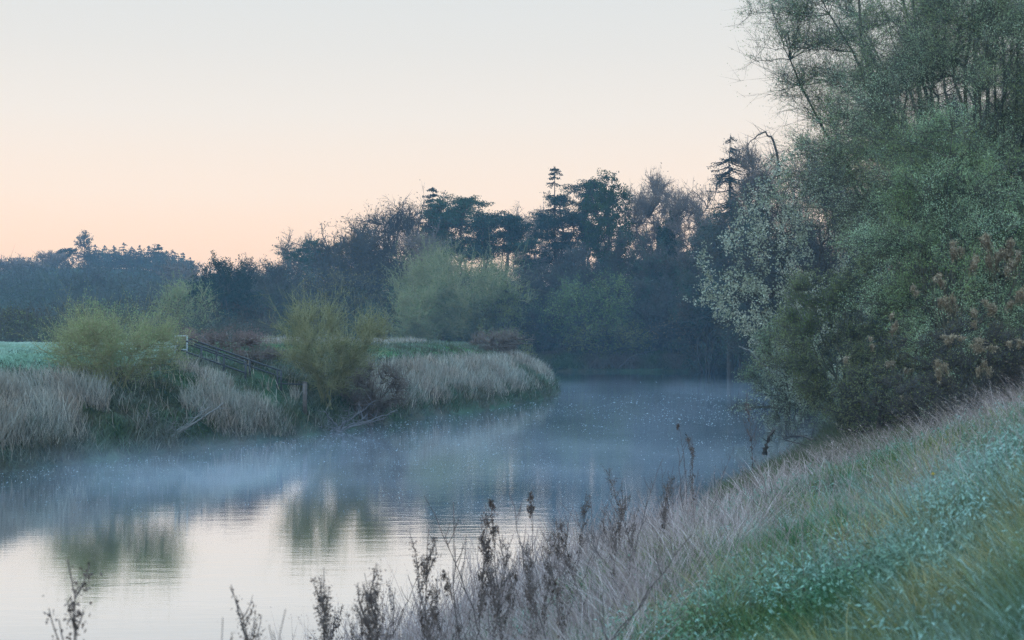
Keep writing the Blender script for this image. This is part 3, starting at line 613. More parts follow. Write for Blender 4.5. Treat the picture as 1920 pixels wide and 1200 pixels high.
WL = ('leaf_bigwillow', (.22,.34,.20), (.58,.70,.48), (.24,.32,.13))
big = [
 ('big_willow','huge willow filling the top right corner of the view, fine twigs against the sky', 1850,-330,760,60,602,dict(lo=.10, cov=1.9, twig=.9, asp=.42, clumps=420, leafname=WL, stems=4)),
 ('leaning_willow','willow leaning out to the left with airy leafy twigs against the sky above the spruce', 1765,-120,560,66,603,dict(lo=.26, cov=.5, twig=.7, clumps=420, asp=.42, leafname=WL, stems=3, lean=(-1.2, 0))),
 ('sallow_tree','grey-green sallow in front of the big willow, reaching down to the near bank grass', 1790,180,420,55,604,dict(lo=.05, cov=1.6, twig=.7, asp=.42, clumps=300, leafname=WL, stems=6)),
 ('sallow_bush','olive sallow bush hanging low over the water, left of the brown debris', 1590,455,330,63,605,dict(lo=.02, cov=1.1, twig=1.4, clumps=200, leafname=('leaf_sallow', (.19,.23,.10), (.32,.35,.17), (.13,.18,.06)), stems=8)),
 ('sallow_bush','silvery sallow bush at the water edge above the fallen boughs', 1480,560,190,72,606,dict(lo=.02, cov=.9, twig=1.2, leafname=('leaf_silver', (.30,.36,.26), (.46,.52,.40), (.20,.26,.14)), stems=6)),
 ('thorn_bush','dark tangled thorn bush behind the hanging brown debris at the right edge', 1830,560,300,47,607,dict(lo=.01, cov=.4, twig=1.6, leafname=('leaf_thorn', (.08,.12,.04), (.17,.21,.08), (.13,.10,.07)), stems=8)),
 ('thorn_bush','brown twiggy thorn bush standing at the top of the grass slope, below the hanging debris', 1745,690,230,43,608,dict(lo=.01, cov=.28, twig=2.2, leafname=('leaf_thorn', (.08,.12,.04), (.17,.21,.08), (.13,.10,.07)), stems=9)),
 ('thorn_bush','leafy thorn bush overhanging the water between the sallow bushes and the brown twiggy one', 1640,640,200,52,609,dict(lo=.01, cov=.7, twig=1.8, leafname=('leaf_sallow', (.19,.23,.10), (.32,.35,.17), (.13,.18,.06)), stems=8)),
]
for nm, l, a, tp, w, d, sd, kw in big: plant(nm, l, 'bush' if 'bush' in nm else 'tree', a, tp, w, d, 'blue', sd, leafscale=1.3, tight=.6, bark=('bark_dark', (.05,.045,.04), (.09,.08,.07)) if 'thorn' in nm else ('bark_sallow', (.09,.095,.07), (.17,.175,.13)), **kw)
# flood debris hung on the twigs
dm = leafmat('flood_debris', (.20,.16,.105), (.60,.51,.36), None, trans=.15); rg = np.random.default_rng(77)
spots = [(1795,470,30,40),(1830,490,26,50),(1858,478,30,70),(1885,470,30,60),(1905,500,26,60),(1760,530,20,30),(1775,575,26,60),(1855,580,30,36),(1830,600,18,36),(1900,560,34,40),(1905,640,26,30),(1850,650,60,26),(1845,700,20,40),(1800,640,50,20),
         (1720,550,16,26),(1640,645,14,22),(1665,690,14,30),(1700,700,18,26),(1755,700,30,44),(1700,745,14,26),(1590,680,12,20),(1680,610,14,40)]
where = ['on the upper twigs, leftmost of the top row','on the upper twigs, second of the top row','long hanging beard of it, third of the top row','on the upper twigs, fourth of the top row','at the right frame edge, end of the top row','small wisp below the left end of the top row','long ragged wisp under that small one',
 'bunch in the middle of the thorn bush','narrow bunch just left of the middle bunch','broad one at the right frame edge, mid height','at the right frame edge, lower down','wide flat raft of twigs on the thorn bush','short beard below the wide flat raft','thin raft left of the wide flat one','small wisp on the sallow left of the top row',
 'tiny wisp in the olive sallow','tiny hanging strand below the olive sallow leaves','small clump between the thorn bushes','tangled clump on the brown twiggy bush','small tuft low above the grass','tiny leftmost scrap in the olive sallow','thin vertical strand in the sallow']
for (a, b_, w_, h_), l in zip(spots, where):
    d = 42 + rg.uniform(-1, 1) if a > 1735 else 49; c = np.array([W(a, d), d, EYE + (HZ-b_)/F*d]); ww = w_/F*d; hh = h_/F*d
    mb = MB(); k_ = int(rg.integers(3, 6)) if w_*h_ > 500 else 2; an = rg.uniform(-.5, .5, (k_, 3))*[ww*1.1, .4, hh*.7] + [0, 0, hh*.2]
    for j in range(k_):
        n = int(24 + w_*h_*.10/k_*rg.uniform(.5, 1.6)); L = hh*rg.uniform(.35, .95); top = an[j] + rg.normal(size=(n, 3))*[ww*.09, .07, hh*.06]
        dv = np.array([rg.normal()*.25, 0, -1.]); tip = top + (dv + rg.normal(size=(n, 3))*[.16, .16, .1])*(L*rg.uniform(.15, 1, n))[:, None] + [0, 0, .03]; tip[:, 0] -= (top[:, 0]-an[j, 0])*.6; spikes(mb, top, tip, .006)
        q = rg.integers(0, n, n*2); f = rg.random((n*2, 1))**1.5; leaves(mb, rg, top[q]*(1-f)+tip[q]*f + rg.normal(size=(n*2, 3))*.025, .075, .022, axis=dv[None], spread=1.1)
    A_ = an[rg.integers(0, k_, 26)] + rg.normal(size=(26, 3))*.04; spikes(mb, A_, A_ + unit(rg.normal(size=(26, 3))*[1.2, .5, .6] + [0, 0, -.2])*rg.uniform(.15, .6, (26, 1))*max(ww, .4), .007)
    o_ = mb.build('flood_debris', dm, loc=tuple(c)); tag(o_, 'brown flood debris, ' + l, 'debris', 'flood debris caught in the bushes', 'thing')

# fallen boughs
def bough(name, label, pts, r0, r1, matn, seed, twigs=60, tl=.8):
    rg = np.random.default_rng(seed); P = np.array(pts, float); t_ = np.linspace(0, len(P)-1, 14); Q = np.stack([np.interp(t_, np.arange(len(P)), P[:, i]) for i in range(3)], 1)
    Q[1:-1] += rg.normal(size=(12, 3))*r0*.5; base = P[0].copy(); mb = MB(); tubes(mb, (Q-base)[None], np.linspace(r0, r1, 14)[None], 7)
    i = rg.integers(3, 14, twigs); A = (Q-base)[i]; B = A + unit(rg.normal(size=A.shape)+[0, 0, .3])*rg.uniform(.2, 1, (twigs, 1))*tl; spikes(mb, A, B, r1*.7)
    return tag(mb.build(name, plain(*matn), loc=tuple(base)), label, 'branch')
P_ = lambda px, py, d: (W(px, d), d, EYE + (HZ-py)/F*d)
DK = ('bark_dark', (.05,.045,.04), (.09,.08,.07))
bough('dead_bough', 'bleached white dead bough slanting out of the silvery sallow', [P_(1460,705,86), P_(1432,685,87), P_(1408,662,88), P_(1385,650,88)], .13, .03, PALE, 3, 14, .7)
bough('fallen_bough', 'dark fallen bough lying on the water, farthest out from the right bank', [P_(1480,766,93), P_(1440,764,93), P_(1405,762,93), P_(1372,768,92)], .13, .04, DK, 4, 70, 1.4)
bough('fallen_bough', 'low dark bough leaning from the grass towards the water under the olive sallow', [P_(1590,830,55), P_(1540,826,56), P_(1500,815,58), P_(1470,822,58)], .07, .025, DK, 5, 60, 1.0)
bough('leaning_stick', 'dark mossy stick leaning in the reeds at the water edge left of the sallow', [P_(1432,850,50), P_(1440,828,50), P_(1452,806,50)], .09, .03, DK, 6, 25, .5)
bough('fallen_bough', 'long thin bough low over the water below the silvery sallow', [P_(1690,832,50), P_(1620,830,53), P_(1550,842,54), P_(1470,824,55)], .05, .02, DK, 7, 60, .8)
bough('dead_bough', 'pale driftwood branches against the far bank near the waterline', [P_(1160,690,206), P_(1185,668,207), P_(1215,660,208), P_(1240,655,208)], .1, .03, ('bark_dark', (.05,.045,.04), (.09,.08,.07), 5, .9, .01), 8, 26, 3)
bough('bent_snag', 'bent bare snag arching against the sky right of the tall spruce', [P_(1462,330,120), P_(1457,290,120), P_(1450,262,120), P_(1436,250,120), P_(1418,253,120), P_(1402,272,120)], .13, .03, DK, 9, 30, 2.2)

# ================================================================== NEAR BANK
Rk = lambda x, y, dl, dr: (dr < dl) & (y < 62)
near = view(-80, 2040, 2.2, 45)
def fkn(x, y): return vnoise(x, y, 2.0, 73)*.6 + vnoise(x, y, .7, 74)*.4
def patch(x, y): return vnoise(x, y, 1.9, 31)*.6 + vnoise(x, y, .7, 32)*.4
rg, x, y, z, s = scatter(150000, 41, near, lambda x, y, dl, dr, rg: Rk(x, y, dl, dr) & (dr > .4) & ((dr < 3.2) | (fkn(x, y) < np.interp(dr, [3, 6], [.60, .50])) | (rg.random(len(x)) < .35)) & (rg.random(len(x)) < np.interp(dr, [0, 3, 6], [.35, .6, 1])))
hN = rg.uniform(.10, .34, len(x))*(.55+.8*patch(x, y))*np.interp(s, [0, 4, 8], [1.3, 1.1, .85])*(.5+1.0*vnoise(x, y, .38, 63)); mb = MB(); blades(mb, rg, x, y, z, hN, np.maximum(.006, y*.0007), (.9*(vnoise(x, y, .9, 64)-.5), .7*(vnoise(x, y, .8, 65)-.6)), .5)
tag(mb.build('bank_grass', leafmat('grass_near', (.05,.13,.05), (.16,.25,.09), (.22,.22,.10), frost=.8, nscale=.7)), 'green grass with frosted tips on the near slope', 'grass', kind='stuff')
herbs(50000, 42, near, lambda x, y, dl, dr, rg: Rk(x, y, dl, dr) & (dr > 3.0) & (patch(x, y) > np.interp(dr, [3, 7], [.60, .43])), 'frosted_herbs', 'low leafy herbs white-green with frost in patches on the near slope',
      leafmat('leaf_frost', (.08,.24,.18), (.30,.48,.40), (.06,.18,.09), frost=.5, trans=.15, nscale=1.2), lambda x, y, s: .14+.32*vnoise(x, y, .5, 33)**1.5, .0024)
rg, x, y, z, s = scatter(110000, 48, view(1000, 2060, 2.0, 20), lambda x, y, dl, dr, rg: Rk(x, y, dl, dr) & (dr > 4) & (vnoise(x, y, 1.3, 66) > np.interp(y, [5, 9], [.1, .58])))
mb = MB(); blades(mb, rg, x, y, z, rg.uniform(.2, .5, len(x))*(.6+.6*vnoise(x, y, .4, 67)), np.maximum(.004, y*.0006), (.5*(vnoise(x, y, .7, 68)-.3), -.1), .4)
tag(mb.build('long_grass', leafmat('grass_olive', (.12,.15,.05), (.30,.30,.14), (.08,.14,.05), frost=.2, nscale=.9)), 'longer olive and yellowed grass tufts without frost on the near slope', 'grass', kind='stuff')
def tufts(nt_, nb_, seed, vw, keep, name, label, mat, rad, hgt, w0, lean=.9, cat='grass'):
    rg, x, y, z, s = scatter(nt_, seed, vw, keep); n = len(x); r_ = np.repeat(np.arange(n), nb_); a = rg.uniform(0, 6.28, len(r_)); q = rg.random(len(r_))**.7
    R_ = rad*rg.uniform(.5, 1.3, n)[r_]; xx = x[r_] + np.cos(a)*q*R_; yy = y[r_] + np.sin(a)*q*R_; h = (hgt*rg.uniform(.5, 1.4, n))[r_]*rg.uniform(.6, 1.1, len(r_))
    mb = MB(); blades(mb, rg, xx, yy, z[r_], h, np.maximum(w0, yy*.0006), (np.cos(a)*q*lean, np.sin(a)*q*lean), .28); return tag(mb.build(name, mat), label, cat, kind='stuff')
tufts(4600, 40, 70, near, lambda x, y, dl, dr, rg: Rk(x, y, dl, dr) & (dr > 2.2) & (rg.random(len(x)) < np.interp(dr, [2, 5], [.4, 1])), 'grass_tufts', 'arching tufts of green grass, frosted at the tips, on the near slope',
      leafmat('grass_tuft', (.03,.07,.02), (.24,.32,.13), (.07,.19,.09), frost=.9, nscale=.8), .10, .30, .006)
tufts(1500, 46, 71, view(1100, 2060, 2.2, 22), lambda x, y, dl, dr, rg: Rk(x, y, dl, dr) & (dr > 3.2) & (vnoise(x, y, 1.5, 72) > .5), 'straw_tufts', 'yellowed tufts of dead grass between the frosted clumps',
      leafmat('grass_yellow', (.16,.15,.05), (.56,.48,.26), (.20,.24,.09), nscale=.9), .10, .36, .006)
tufts(1100, 36, 72, view(560, 1700, 7, 38), lambda x, y, dl, dr, rg: Rk(x, y, dl, dr) & (dr > .4) & (dr < 5.5) & (rg.random(len(x)) < np.interp(y, [22, 32], [1, .15])), 'straw_clumps', 'leaning clumps of pale dead grass along the near water edge', straw_ := leafmat('straw_clump', (.14,.10,.09), (.78,.67,.62), (.42,.33,.31), nscale=1.1), .11, .62, .006, 1.1, 'dry grass')
def mounds(n_, nl, seed, vw, keep, name, label, mat, rad, leaf):
    rg, x, y, z, s = scatter(n_, seed, vw, keep); n = len(x); r_ = np.repeat(np.arange(n), nl); R_ = (rad*rg.uniform(.5, 1.4, n))[r_]
    D = unit(rg.normal(size=(len(r_), 3))); D[:, 2] = np.abs(D[:, 2]); k_ = rg.uniform(.55, 1.05, len(r_))[:, None]
    C = np.stack([x, y, z + rg.uniform(.02, .14, n)], 1)[r_] + D*k_*R_[:, None]*[1, 1, 1.15]
    ax = unit(np.stack([D[:, 0], D[:, 1], -.1*np.ones(len(D))], 1) + rg.normal(size=D.shape)*.35); nr = unit(D + rg.normal(size=D.shape)*.35 + [0, 0, .6]); sd = unit(np.cross(ax, nr))
    l = (np.maximum(leaf, C[:, 1]*.0022*.75)*rg.uniform(.6, 1.3, len(D)))[:, None]; mb = MB()
    V = np.stack([C - ax*l*.5, C - ax*l*.1 + sd*l*.17, C + ax*l*.5 - [0, 0, .12]*l, C - ax*l*.1 - sd*l*.17], 1); mb.add(V, np.arange(len(D)*4).reshape(-1, 4), np.tile([0, .8, 1, .8], len(D)))
    return tag(mb.build(name, mat), label, 'undergrowth', kind='stuff')
fk = lambda x, y, dl, dr, rg: Rk(x, y, dl, dr) & (dr > 3.2) & (fkn(x, y) > np.interp(dr, [3, 6], [.60, .50])) & (rg.random(len(x)) < np.interp(y, [5, 10], [.06, 1]))
mounds(5000, 90, 75, near, fk, 'frosted_nettles', 'mounds of broad frosted leaves, teal-white, on the near slope', leafmat('leaf_nettle', (.02,.07,.045), (.22,.34,.29), (.05,.12,.05), frost=.7, trans=.15, nscale=2.2), .19, .040)
# tall dead stalks in the thousands
def stalks(n, seed, vw, keep, hf, name, label, mat, lean, wk=.00026, head=.45, bend=.12):
    rg, x, y, z, s = scatter(n, seed, vw, keep); h = hf(x, y, s, rg); mb = MB(); blades(mb, rg, x, y, z, h, np.maximum(.0028, y*wk), (lean[0] + .5*(vnoise(x, y, .8, 61)-.5), lean[1]), bend, 4)
    V = mb.v[-1].reshape(-1, 9, 3); q = np.where(rg.random(len(V)) < head)[0]
    if len(q):                                        # feathery seed heads and side shoots
        r = np.repeat(q, 7); f = rg.uniform(0, 1, (len(r), 1)); C = V[r, 8]*f + V[r, 6]*(1-f); D = unit(V[r, 8]-V[r, 6])
        leaves(mb, rg, C + rg.normal(size=C.shape)*.012, np.maximum(.03, y[r]*.0022), np.maximum(.004, y[r]*.0003), axis=D, spread=.55)
    return tag(mb.build(name, mat), label, 'dry grass', kind='stuff')
straw = leafmat('straw', (.09,.07,.065), (.74,.62,.58), (.36,.28,.27), trans=.2, nscale=.8)
stalks(21000, 43, view(520, 1760, 7, 40), lambda x, y, dl, dr, rg: Rk(x, y, dl, dr) & (dr > .3) & (dr < 5.8) & (rg.random(len(x)) < np.interp(dr, [0, 3, 5.8], [1, .8, .12])*(.35+.8*vnoise(x, y, 1.2, 34))*np.interp(y, [24, 33], [1, .12])),
       lambda x, y, s, rg: rg.uniform(.3, 1.0, len(x))**.8*(.6+.9*vnoise(x, y, .6, 62))*np.interp(s, [0, 3.5, 6], [1.2, 1.0, .65])*np.interp(pxof(x, y), [520, 800, 1500, 1750], [.9, 1.0, .9, .5]), 'dead_stalks', 'pale lilac-brown dead grass stalks thick along the near water edge', straw, (.10, 0), .00052, .45, .22)
stalks(5000, 44, view(1150, 2040, 9, 46), lambda x, y, dl, dr, rg: Rk(x, y, dl, dr) & (dr > 3), lambda x, y, s, rg: rg.uniform(.3, .8, len(x)), 'scattered_stalks', 'thin scattered dry stems among the frosted grass', straw, (-.1, 0), .0003, .3, .3)
stalks(3600, 45, view(1560, 2040, 26, 47), lambda x, y, dl, dr, rg: Rk(x, y, dl, dr) & (dr > 2) , lambda x, y, s, rg: rg.uniform(.3, 1.15, len(x))*(.5+.9*vnoise(x, y, 1.4, 83)), 'dead_tangle', 'tangled pale dead stems where the grass slope meets the thorn bushes', leafmat('straw_tangle', (.08,.06,.05), (.55,.45,.38), (.26,.20,.17), trans=.2, nscale=.8), (-.35, 0), .00035, .2, .5)
# water edge grass in front of the right bank trees
rg, x, y, z, s = scatter(90000, 46, view(1350, 1900, 30, 90), lambda x, y, dl, dr, rg: (dr < dl) & (dr > .1) & (dr < 6))
mb = MB(); blades(mb, rg, x, y, z, rg.uniform(.2, .7, len(x)), y*.0005, (-.1, 0), .5)
tag(mb.build('waterside_grass', leafmat('grass_waterside', (.08,.09,.05), (.17,.15,.11), (.10,.13,.06), nscale=.4)), 'rough grass at the foot of the right bank trees', 'grass', kind='stuff')
# far bank fringe
rg, x, y, z, s = scatter(60000, 47, view(980, 1480, 205, 222), lambda x, y, dl, dr, rg: (y > 204) & (dr > .1))
mb = MB(); blades(mb, rg, x, y, z, rg.uniform(.5, 1.8, len(x)), y*.0006, (0, -.2), .5)
tag(mb.build('far_bank_grass', leafmat('grass_far', (.06,.12,.04), (.12,.17,.07), (.18,.15,.12), nscale=.15)), 'green and straw-coloured grass along the far waterline', 'grass', kind='stuff')

# single dark seed-head weeds
wm = plain('dead_stem', (.10,.08,.075), (.18,.15,.14), 20, .9); wlf = leafmat('dead_leaf', (.06,.045,.04), (.24,.185,.16), None, trans=.15)
def weed(kind, h, seed):
    rg = np.random.default_rng(seed); root = empty({'dock': 'dead_dock_stalk', 'teasel': 'dead_seed_head', 'twig': 'bare_weed_stem'}[kind], (0, 0, 0)); mb = MB(); lm = MB()
    K_ = 12; zz = np.linspace(0, h, K_); lean = rg.normal()*.10; cv = rg.normal()*.10
    lean *= 1.8; cv *= 1.6; P = np.stack([lean*zz + cv*h*(zz/h)**2, rg.normal()*.05*zz, zz], 1); P[1:] += rg.normal(size=(K_-1, 3))*.006
    tubes(mb, P[None], np.linspace(.0045, .0016, K_)[None], 5)
    at_ = lambda u: np.array([np.interp(u*(K_-1), np.arange(K_), P[:, i]) for i in range(3)])
    nb = {'dock': 14, 'teasel': 3, 'twig': 7}[kind]; tips = []
    for k in range(nb):
        u = rg.uniform(.45, .92); a0 = at_(u); az = rg.uniform(0, 6.28); L = h*rg.uniform(.10, .26)*(1.15-u)*1.6
        tp = a0 + np.array([math.cos(az)*L*.45, math.sin(az)*L*.45, L*.9]); md = (a0+tp)/2 + np.array([math.cos(az), math.sin(az), -.3])*L*.12
        q = bez(a0[None], md[None], tp[None], 6); tubes(mb, q, np.linspace(.0025, .0012, 6)[None], 4); tips.append(q[0])
    mb.build('stem', wm, root)
    if kind == 'dock':
        for q in tips + [P[6:]]:
            n = int(26 + 20*rg.random()); f = rg.uniform(.12, 1, n)*(len(q)-1); C = np.stack([np.interp(f, np.arange(len(q)), q[:, i]) for i in range(3)], 1)
            cl = vnoise(f*3, f*0+seed, .9, 5) > .25; C = C[cl] + rg.normal(size=(cl.sum(), 3))*.011; leaves(lm, rg, C, .013, .007)
        for _ in range(6):                            # shrivelled leaves hanging on the stem
            c = at_(rg.uniform(.2, .85)); leaves(lm, rg, c + rg.normal(size=(9, 3))*[.014, .014, .03], .034, .014, axis=np.array([[0, 0, 1.]]), spread=.7)
        lm.build('seed_clusters', wlf, root)
    elif kind == 'teasel':
        for q in ([P[-3:]] + tips[:1]):
            c = q[-1]
            for j in range(9):                        # shrivelled head: drooping scraps round a small knot
                o1 = c + rg.normal(size=3)*[.012, .012, .016]; leaves(lm, rg, o1 + rg.normal(size=(10, 3))*[.006, .006, .009] - [0, 0, .009*j*rg.random()], .019, .008, axis=np.array([[0, 0, 1.]]), spread=.9)
            spikes(lm, np.tile(c, (14, 1)), c + unit(rg.normal(size=(14, 3)))*rg.uniform(.02, .05, (14, 1)), .0025)
        lm.build('seed_head', wlf, root)
    return root
def copy_tree(r):
    c = r.copy(); COL.objects.link(c)
    for ch in r.children: k = ch.copy(); COL.objects.link(k); k.parent = c
    return c
protos = {'dock': [weed('dock', 1.0, 900+i) for i in range(5)], 'teasel': [weed('teasel', 1.0, 920+i) for i in range(2)], 'twig': [weed('twig', 1.0, 940+i) for i in range(3)]}
used = set()
wd = [  # photo column, row of the tip, distance, kind, variant, label
 (172,1028,6.2,'dock',0,'lone dark dock stalk at the bottom left, far left of all the others'),
 (440,1150,5.6,'twig',0,'bare little stem tip poking up at the bottom edge, right of the lone dock stalk'),
 (412,1185,5.4,'dock',1,'small dark tip just showing at the bottom edge, leftmost of a low trio'),
 (500,1180,5.5,'twig',1,'short bare stem at the bottom edge left of the first tall dark dock stalk'),
 (465,1182,5.5,'dock',3,'tiny dark seed tip between two short bare stems at the bottom edge'),
 (562,1085,7.2,'dock',1,'dark dock stalk leading the row from the left, standing alone against bright water'),
 (592,1075,7.4,'twig',2,'thin bare stem right behind the first dock stalk of the row'),
 (615,1062,7.6,'dock',2,'tall bushy dock stalk with a hooked dark tip, second in the row'),
 (640,1082,7.3,'dock',3,'short thick dock stalk between the hooked one and the slim tall one'),
 (675,1045,7.8,'dock',0,'slim tall dock stalk with beaded seeds on its tip'),
 (700,1100,7.4,'dock',4,'shorter dock stalk leaning at the foot of the slim tall one'),
 (722,1062,8.2,'dock',3,'dock stalk with crowded dark leaves, left of the leaning pair'),
 (740,1060,8.4,'dock',1,'dock stalk with a pale round tip, left one of the leaning pair'),
 (765,1090,8.0,'dock',4,'dock stalk with drooping leaves, right one of the leaning pair'),
 (782,985,9.6,'dock',2,'tall dark stalk bending left, first to rise well above the row'),
 (812,1005,9.8,'dock',0,'dark stalk just right of the tall one bending left'),
 (838,1070,9.0,'dock',1,'low dark stalk below the two tall bending ones'),
 (873,930,11.0,'twig',0,'tall forked bare stem topping the middle of the bank weeds'),
 (884,950,10.8,'dock',4,'dark leafy stalk beside the tall forked bare stem'),
 (905,1075,9.5,'teasel',0,'large dark seed head low in front of the forked stem'),
 (935,925,11.5,'twig',1,'thin bare stem above the dark drooping seed head'),
 (948,945,11.3,'teasel',1,'dark drooping seed head high against the misty water'),
 (962,1085,9.6,'teasel',1,'round dark seed head low among the pale stalks'),
 (1014,938,11.8,'teasel',0,'single dark spiky seed head standing clear of the pale stalks'),
 (1032,960,11.6,'twig',2,'thin bare stem right of the single spiky seed head'),
 (1060,985,11.0,'dock',2,'brownish dock stalk among pale stalks right of the spiky seed head'),
 (1148,925,12.5,'dock',0,'broad reddish-brown dock stalk in the thick of the pale stalks'),
 (1175,960,12.0,'dock',3,'second reddish-brown dock stalk, right of the broad one'),
 (1236,900,15,'dock',4,'thin dark dock stalk rising before the misty water'),
 (1262,868,17,'twig',0,'straight bare stem rising left of the hooked reed plume'),
 (1290,795,21,'teasel',1,'tall stem with a hooked brown plume, highest over the water'),
 (1302,815,20.5,'dock',2,'leaning brown stalk touching the hooked plume'),
 (1330,830,22,'twig',1,'fine bare stem right of the hooked brown plume'),
 (1385,850,23,'twig',2,'fine bare stem left of the mossy leaning stick'),
 (1415,735,30,'dock',3,'far brown plume standing before the fallen bough on the water'),
 (1560,850,24,'dock',1,'thin dark weed at the top of the pale grass below the olive sallow'),
 (1130,1010,10.5,'twig',2,'bare reddish stem leaning in front of the broad dock stalk'),
 (1000,1040,10.2,'dock',4,'dull brown stalk low between two round seed heads'),
]
for (a, tp, d, kd, v, l) in wd:
    pr = protos[kd][v % len(protos[kd])]; c = pr if (kd, v % len(protos[kd])) not in used else copy_tree(pr); used.add((kd, v % len(protos[kd])))
    xx = W(a, d); zg = height(xx, d) - .03; hh = max(.35, EYE + (HZ-tp)/F*d - zg); c.location = (xx, d, zg)
    ws = np.clip(hh*.8, .7, 1.5); c.scale = (hh*.85, hh*.85, hh); c.rotation_euler = (0, 0, (a*7.13) % 6.28); tag(c, l, 'weed', 'dead seed-head weeds on the near bank')

rgw = np.random.default_rng(4321); allp = [q for k_ in protos.values() for q in k_]
for i in range(46):
    d = rgw.uniform(7.5, 17); a = rgw.uniform(560, 1420); xx = W(a, d); dl_, dr_w, _ = banks(np.array([xx]), np.array([d]))
    if dr_w[0] > 5.2 or inside(np.array([xx]), np.array([d]))[0]: continue
    c = copy_tree(allp[int(rgw.choice([q_ for q_ in range(len(allp)) if not allp[q_].name.startswith('dead_seed_head')]))]); hh = rgw.uniform(.9, 1.45); c.location = (xx, d, height(xx, d)-.03); c.scale = (hh, hh, hh); c.rotation_euler = (rgw.normal()*.12, rgw.normal()*.12, rgw.uniform(0, 6.28))
    tag(c, 'thin dead weed lost among the pale stalks of the near bank', 'weed', 'thin dead weeds among the pale stalks')

# little things on the near bank
mb = MB(); rg = np.random.default_rng(5); G = np.array([[i, j] for i in range(5) for j in range(4)], float); V = np.stack([G[:, 0]*.05, G[:, 1]*.03, .04+.03*rg.random(20)], 1)
V = np.concatenate([V, V-[0, 0, .006]]); f = [[i*4+j, i*4+4+j, i*4+5+j, i*4+1+j] for i in range(4) for j in range(3)]; mb.add(V, f + [[a+20 for a in q[::-1]] for q in f])
xx = W(1636, 27); tag(mb.build('plastic_scrap', plain('blue_plastic', (.05,.16,.45), (.08,.22,.55), 5, .4), loc=(xx, 27, height(xx, 27)+.22)), 'crumpled scrap of blue plastic in the grass near the thorn bush', 'litter')
xx = W(1750, 11.5); g = tag(empty('dandelion', (xx, 11.5, height(xx, 11.5))), 'single yellow dandelion in the frosted grass', 'flower'); mb = MB(); tubes(mb, [[0, 0, 0], [0, 0, .2]], .003, 5); mb.build('stem', leafmat('grass_near', (.06,.13,.05), (.14,.21,.08)), g)
mb = MB(); a = rg.uniform(0, 6.28, 60); e = rg.uniform(0, 1, 60); spikes(mb, np.tile([[0, 0, .2]], (60, 1)), np.stack([np.cos(a)*.025*e, np.sin(a)*.025*e, .205+.02*(1-e)], 1), .004); mb.build('petals', plain('yellow_petal', (.75,.5,.03), (.8,.6,.05)), g)

# ------------------------------------------------------------------ foam flecks drifting on the river
rg = np.random.default_rng(88); n = 30000; d = np.exp(rg.uniform(np.log(36), np.log(175), n)); x = W(rg.uniform(-40, 1480, n), d); v = vnoise(x, d, 6, 41)*.4 + vnoise(x, d*.5, 2.5, 42)*.2 + rg.random(n)*.4
ok = inside(x, d) & (v > np.interp(d, [36, 45, 60, 100, 135], [.66, .56, .44, .52, .86])); x, d = x[ok], d[ok]; n = len(x); r = d*rg.uniform(.0001, .0005, n)*rg.uniform(.5, 1, n); a = np.arange(6)*math.pi/3
V = np.stack([x[:, None]+np.cos(a)*r[:, None]*1.25*rg.uniform(.6, 1.2, (n, 6)), d[:, None]+np.sin(a)*r[:, None]*2.2*rg.uniform(.6, 1.2, (n, 6)), np.full((n, 6), .006)], -1)
T_ = V.mean(1, keepdims=True); T_[:, 0, 2] += r*.55; VV = np.concatenate([V, T_], 1); i = np.arange(n)[:, None]*7; mb = MB(); mb.add(VV, np.concatenate([i+[k, (k+1) % 6, 6] for k in range(6)]))
tag(mb.build('foam_flecks', leafmat('foam', (.22,.30,.32), (.55,.62,.64), None, trans=.1)), 'pale flecks of foam and fluff drifting on the river', 'foam', kind='stuff')

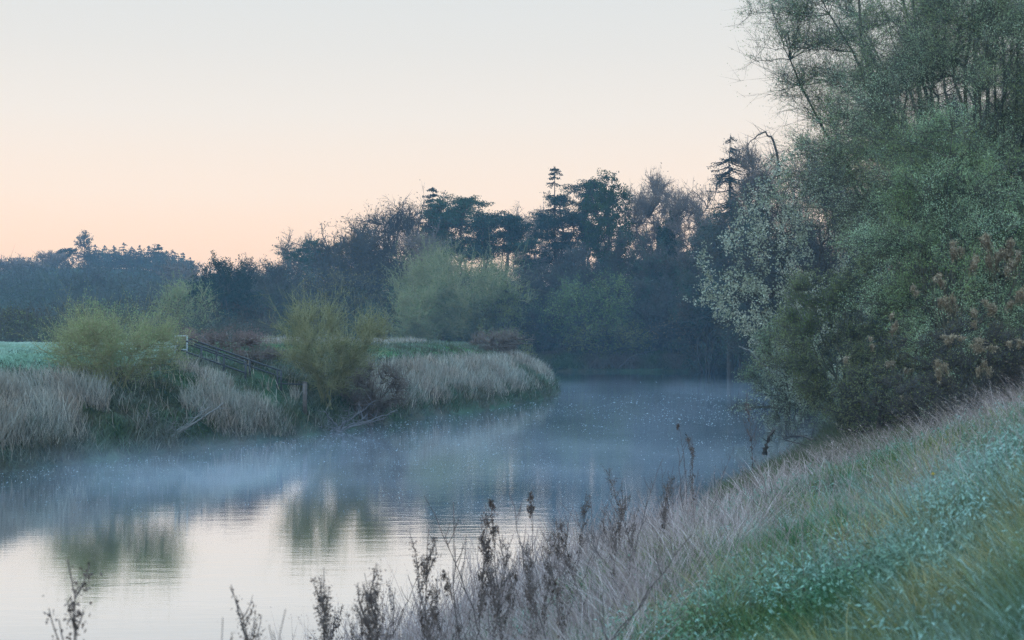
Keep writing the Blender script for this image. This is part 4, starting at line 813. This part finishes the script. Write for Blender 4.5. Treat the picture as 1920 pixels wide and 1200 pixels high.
# ------------------------------------------------------------------ air: haze over everything, mist lying on the river
def vbox(name, lo, hi, mat, label, cat):
    mb = MB(); lo = np.array(lo, float); hi = np.array(hi, float); box(mb, (0, 0, 0), hi-lo); return tag(mb.build(name, mat, loc=tuple((lo+hi)/2)), label, cat, kind='stuff')
m, t, o = newmat('haze_air'); pv = t.nodes.new('ShaderNodeVolumePrincipled'); pv.inputs['Color'].default_value = (.46,.75,1.0, 1); pv.inputs['Density'].default_value = HAZE; pv.inputs['Anisotropy'].default_value = .2
t.links.new(pv.outputs[0], o.inputs['Volume']); vbox('haze', (-4200, -640, -9), (4200, 5100, 46), m, 'thin blue morning haze between the banks and the hill', 'haze')
m, t, o = newmat('mist_air'); pv = t.nodes.new('ShaderNodeVolumePrincipled'); pv.inputs['Color'].default_value = (.80,.90,1.0, 1); pv.inputs['Anisotropy'].default_value = .2
tc = t.nodes.new('ShaderNodeTexCoord'); sx = t.nodes.new('ShaderNodeSeparateXYZ'); t.links.new(tc.outputs['Object'], sx.inputs[0])
nn = rng_map(t, noise(t, .22, 5, .7, stretch=(.45, .75, 1.4), off=(5.7, 2.2, .4)), .45, .66, 0, 1); fz = rng_map(t, sx.outputs['Z'], -.65, .65, 1, 0)
pw = t.nodes.new('ShaderNodeMath'); pw.operation = 'POWER'; t.links.new(fz, pw.inputs[0]); pw.inputs[1].default_value = 2.0
m1 = t.nodes.new('ShaderNodeMath'); m1.operation = 'MULTIPLY'; t.links.new(nn, m1.inputs[0]); t.links.new(pw.outputs[0], m1.inputs[1])
fy = rng_map(t, sx.outputs['Y'], -57, -46, 0, 1); m3 = t.nodes.new('ShaderNodeMath'); m3.operation = 'MULTIPLY'; t.links.new(m1.outputs[0], m3.inputs[0]); t.links.new(fy, m3.inputs[1]); m4 = t.nodes.new('ShaderNodeMath'); m4.operation = 'MULTIPLY'; t.links.new(m3.outputs[0], m4.inputs[0]); t.links.new(rng_map(t, sx.outputs['Y'], -34, -12, 1, .25), m4.inputs[1])
m2 = t.nodes.new('ShaderNodeMath'); m2.operation = 'MULTIPLY'; t.links.new(m4.outputs[0], m2.inputs[0]); m2.inputs[1].default_value = MIST
t.links.new(m2.outputs[0], pv.inputs['Density']); t.links.new(pv.outputs[0], o.inputs['Volume'])
if MIST: vbox('river_mist', (-30, 24, .02), (44, 150, 1.32), m, 'low drifting mist lying on the river surface', 'mist')
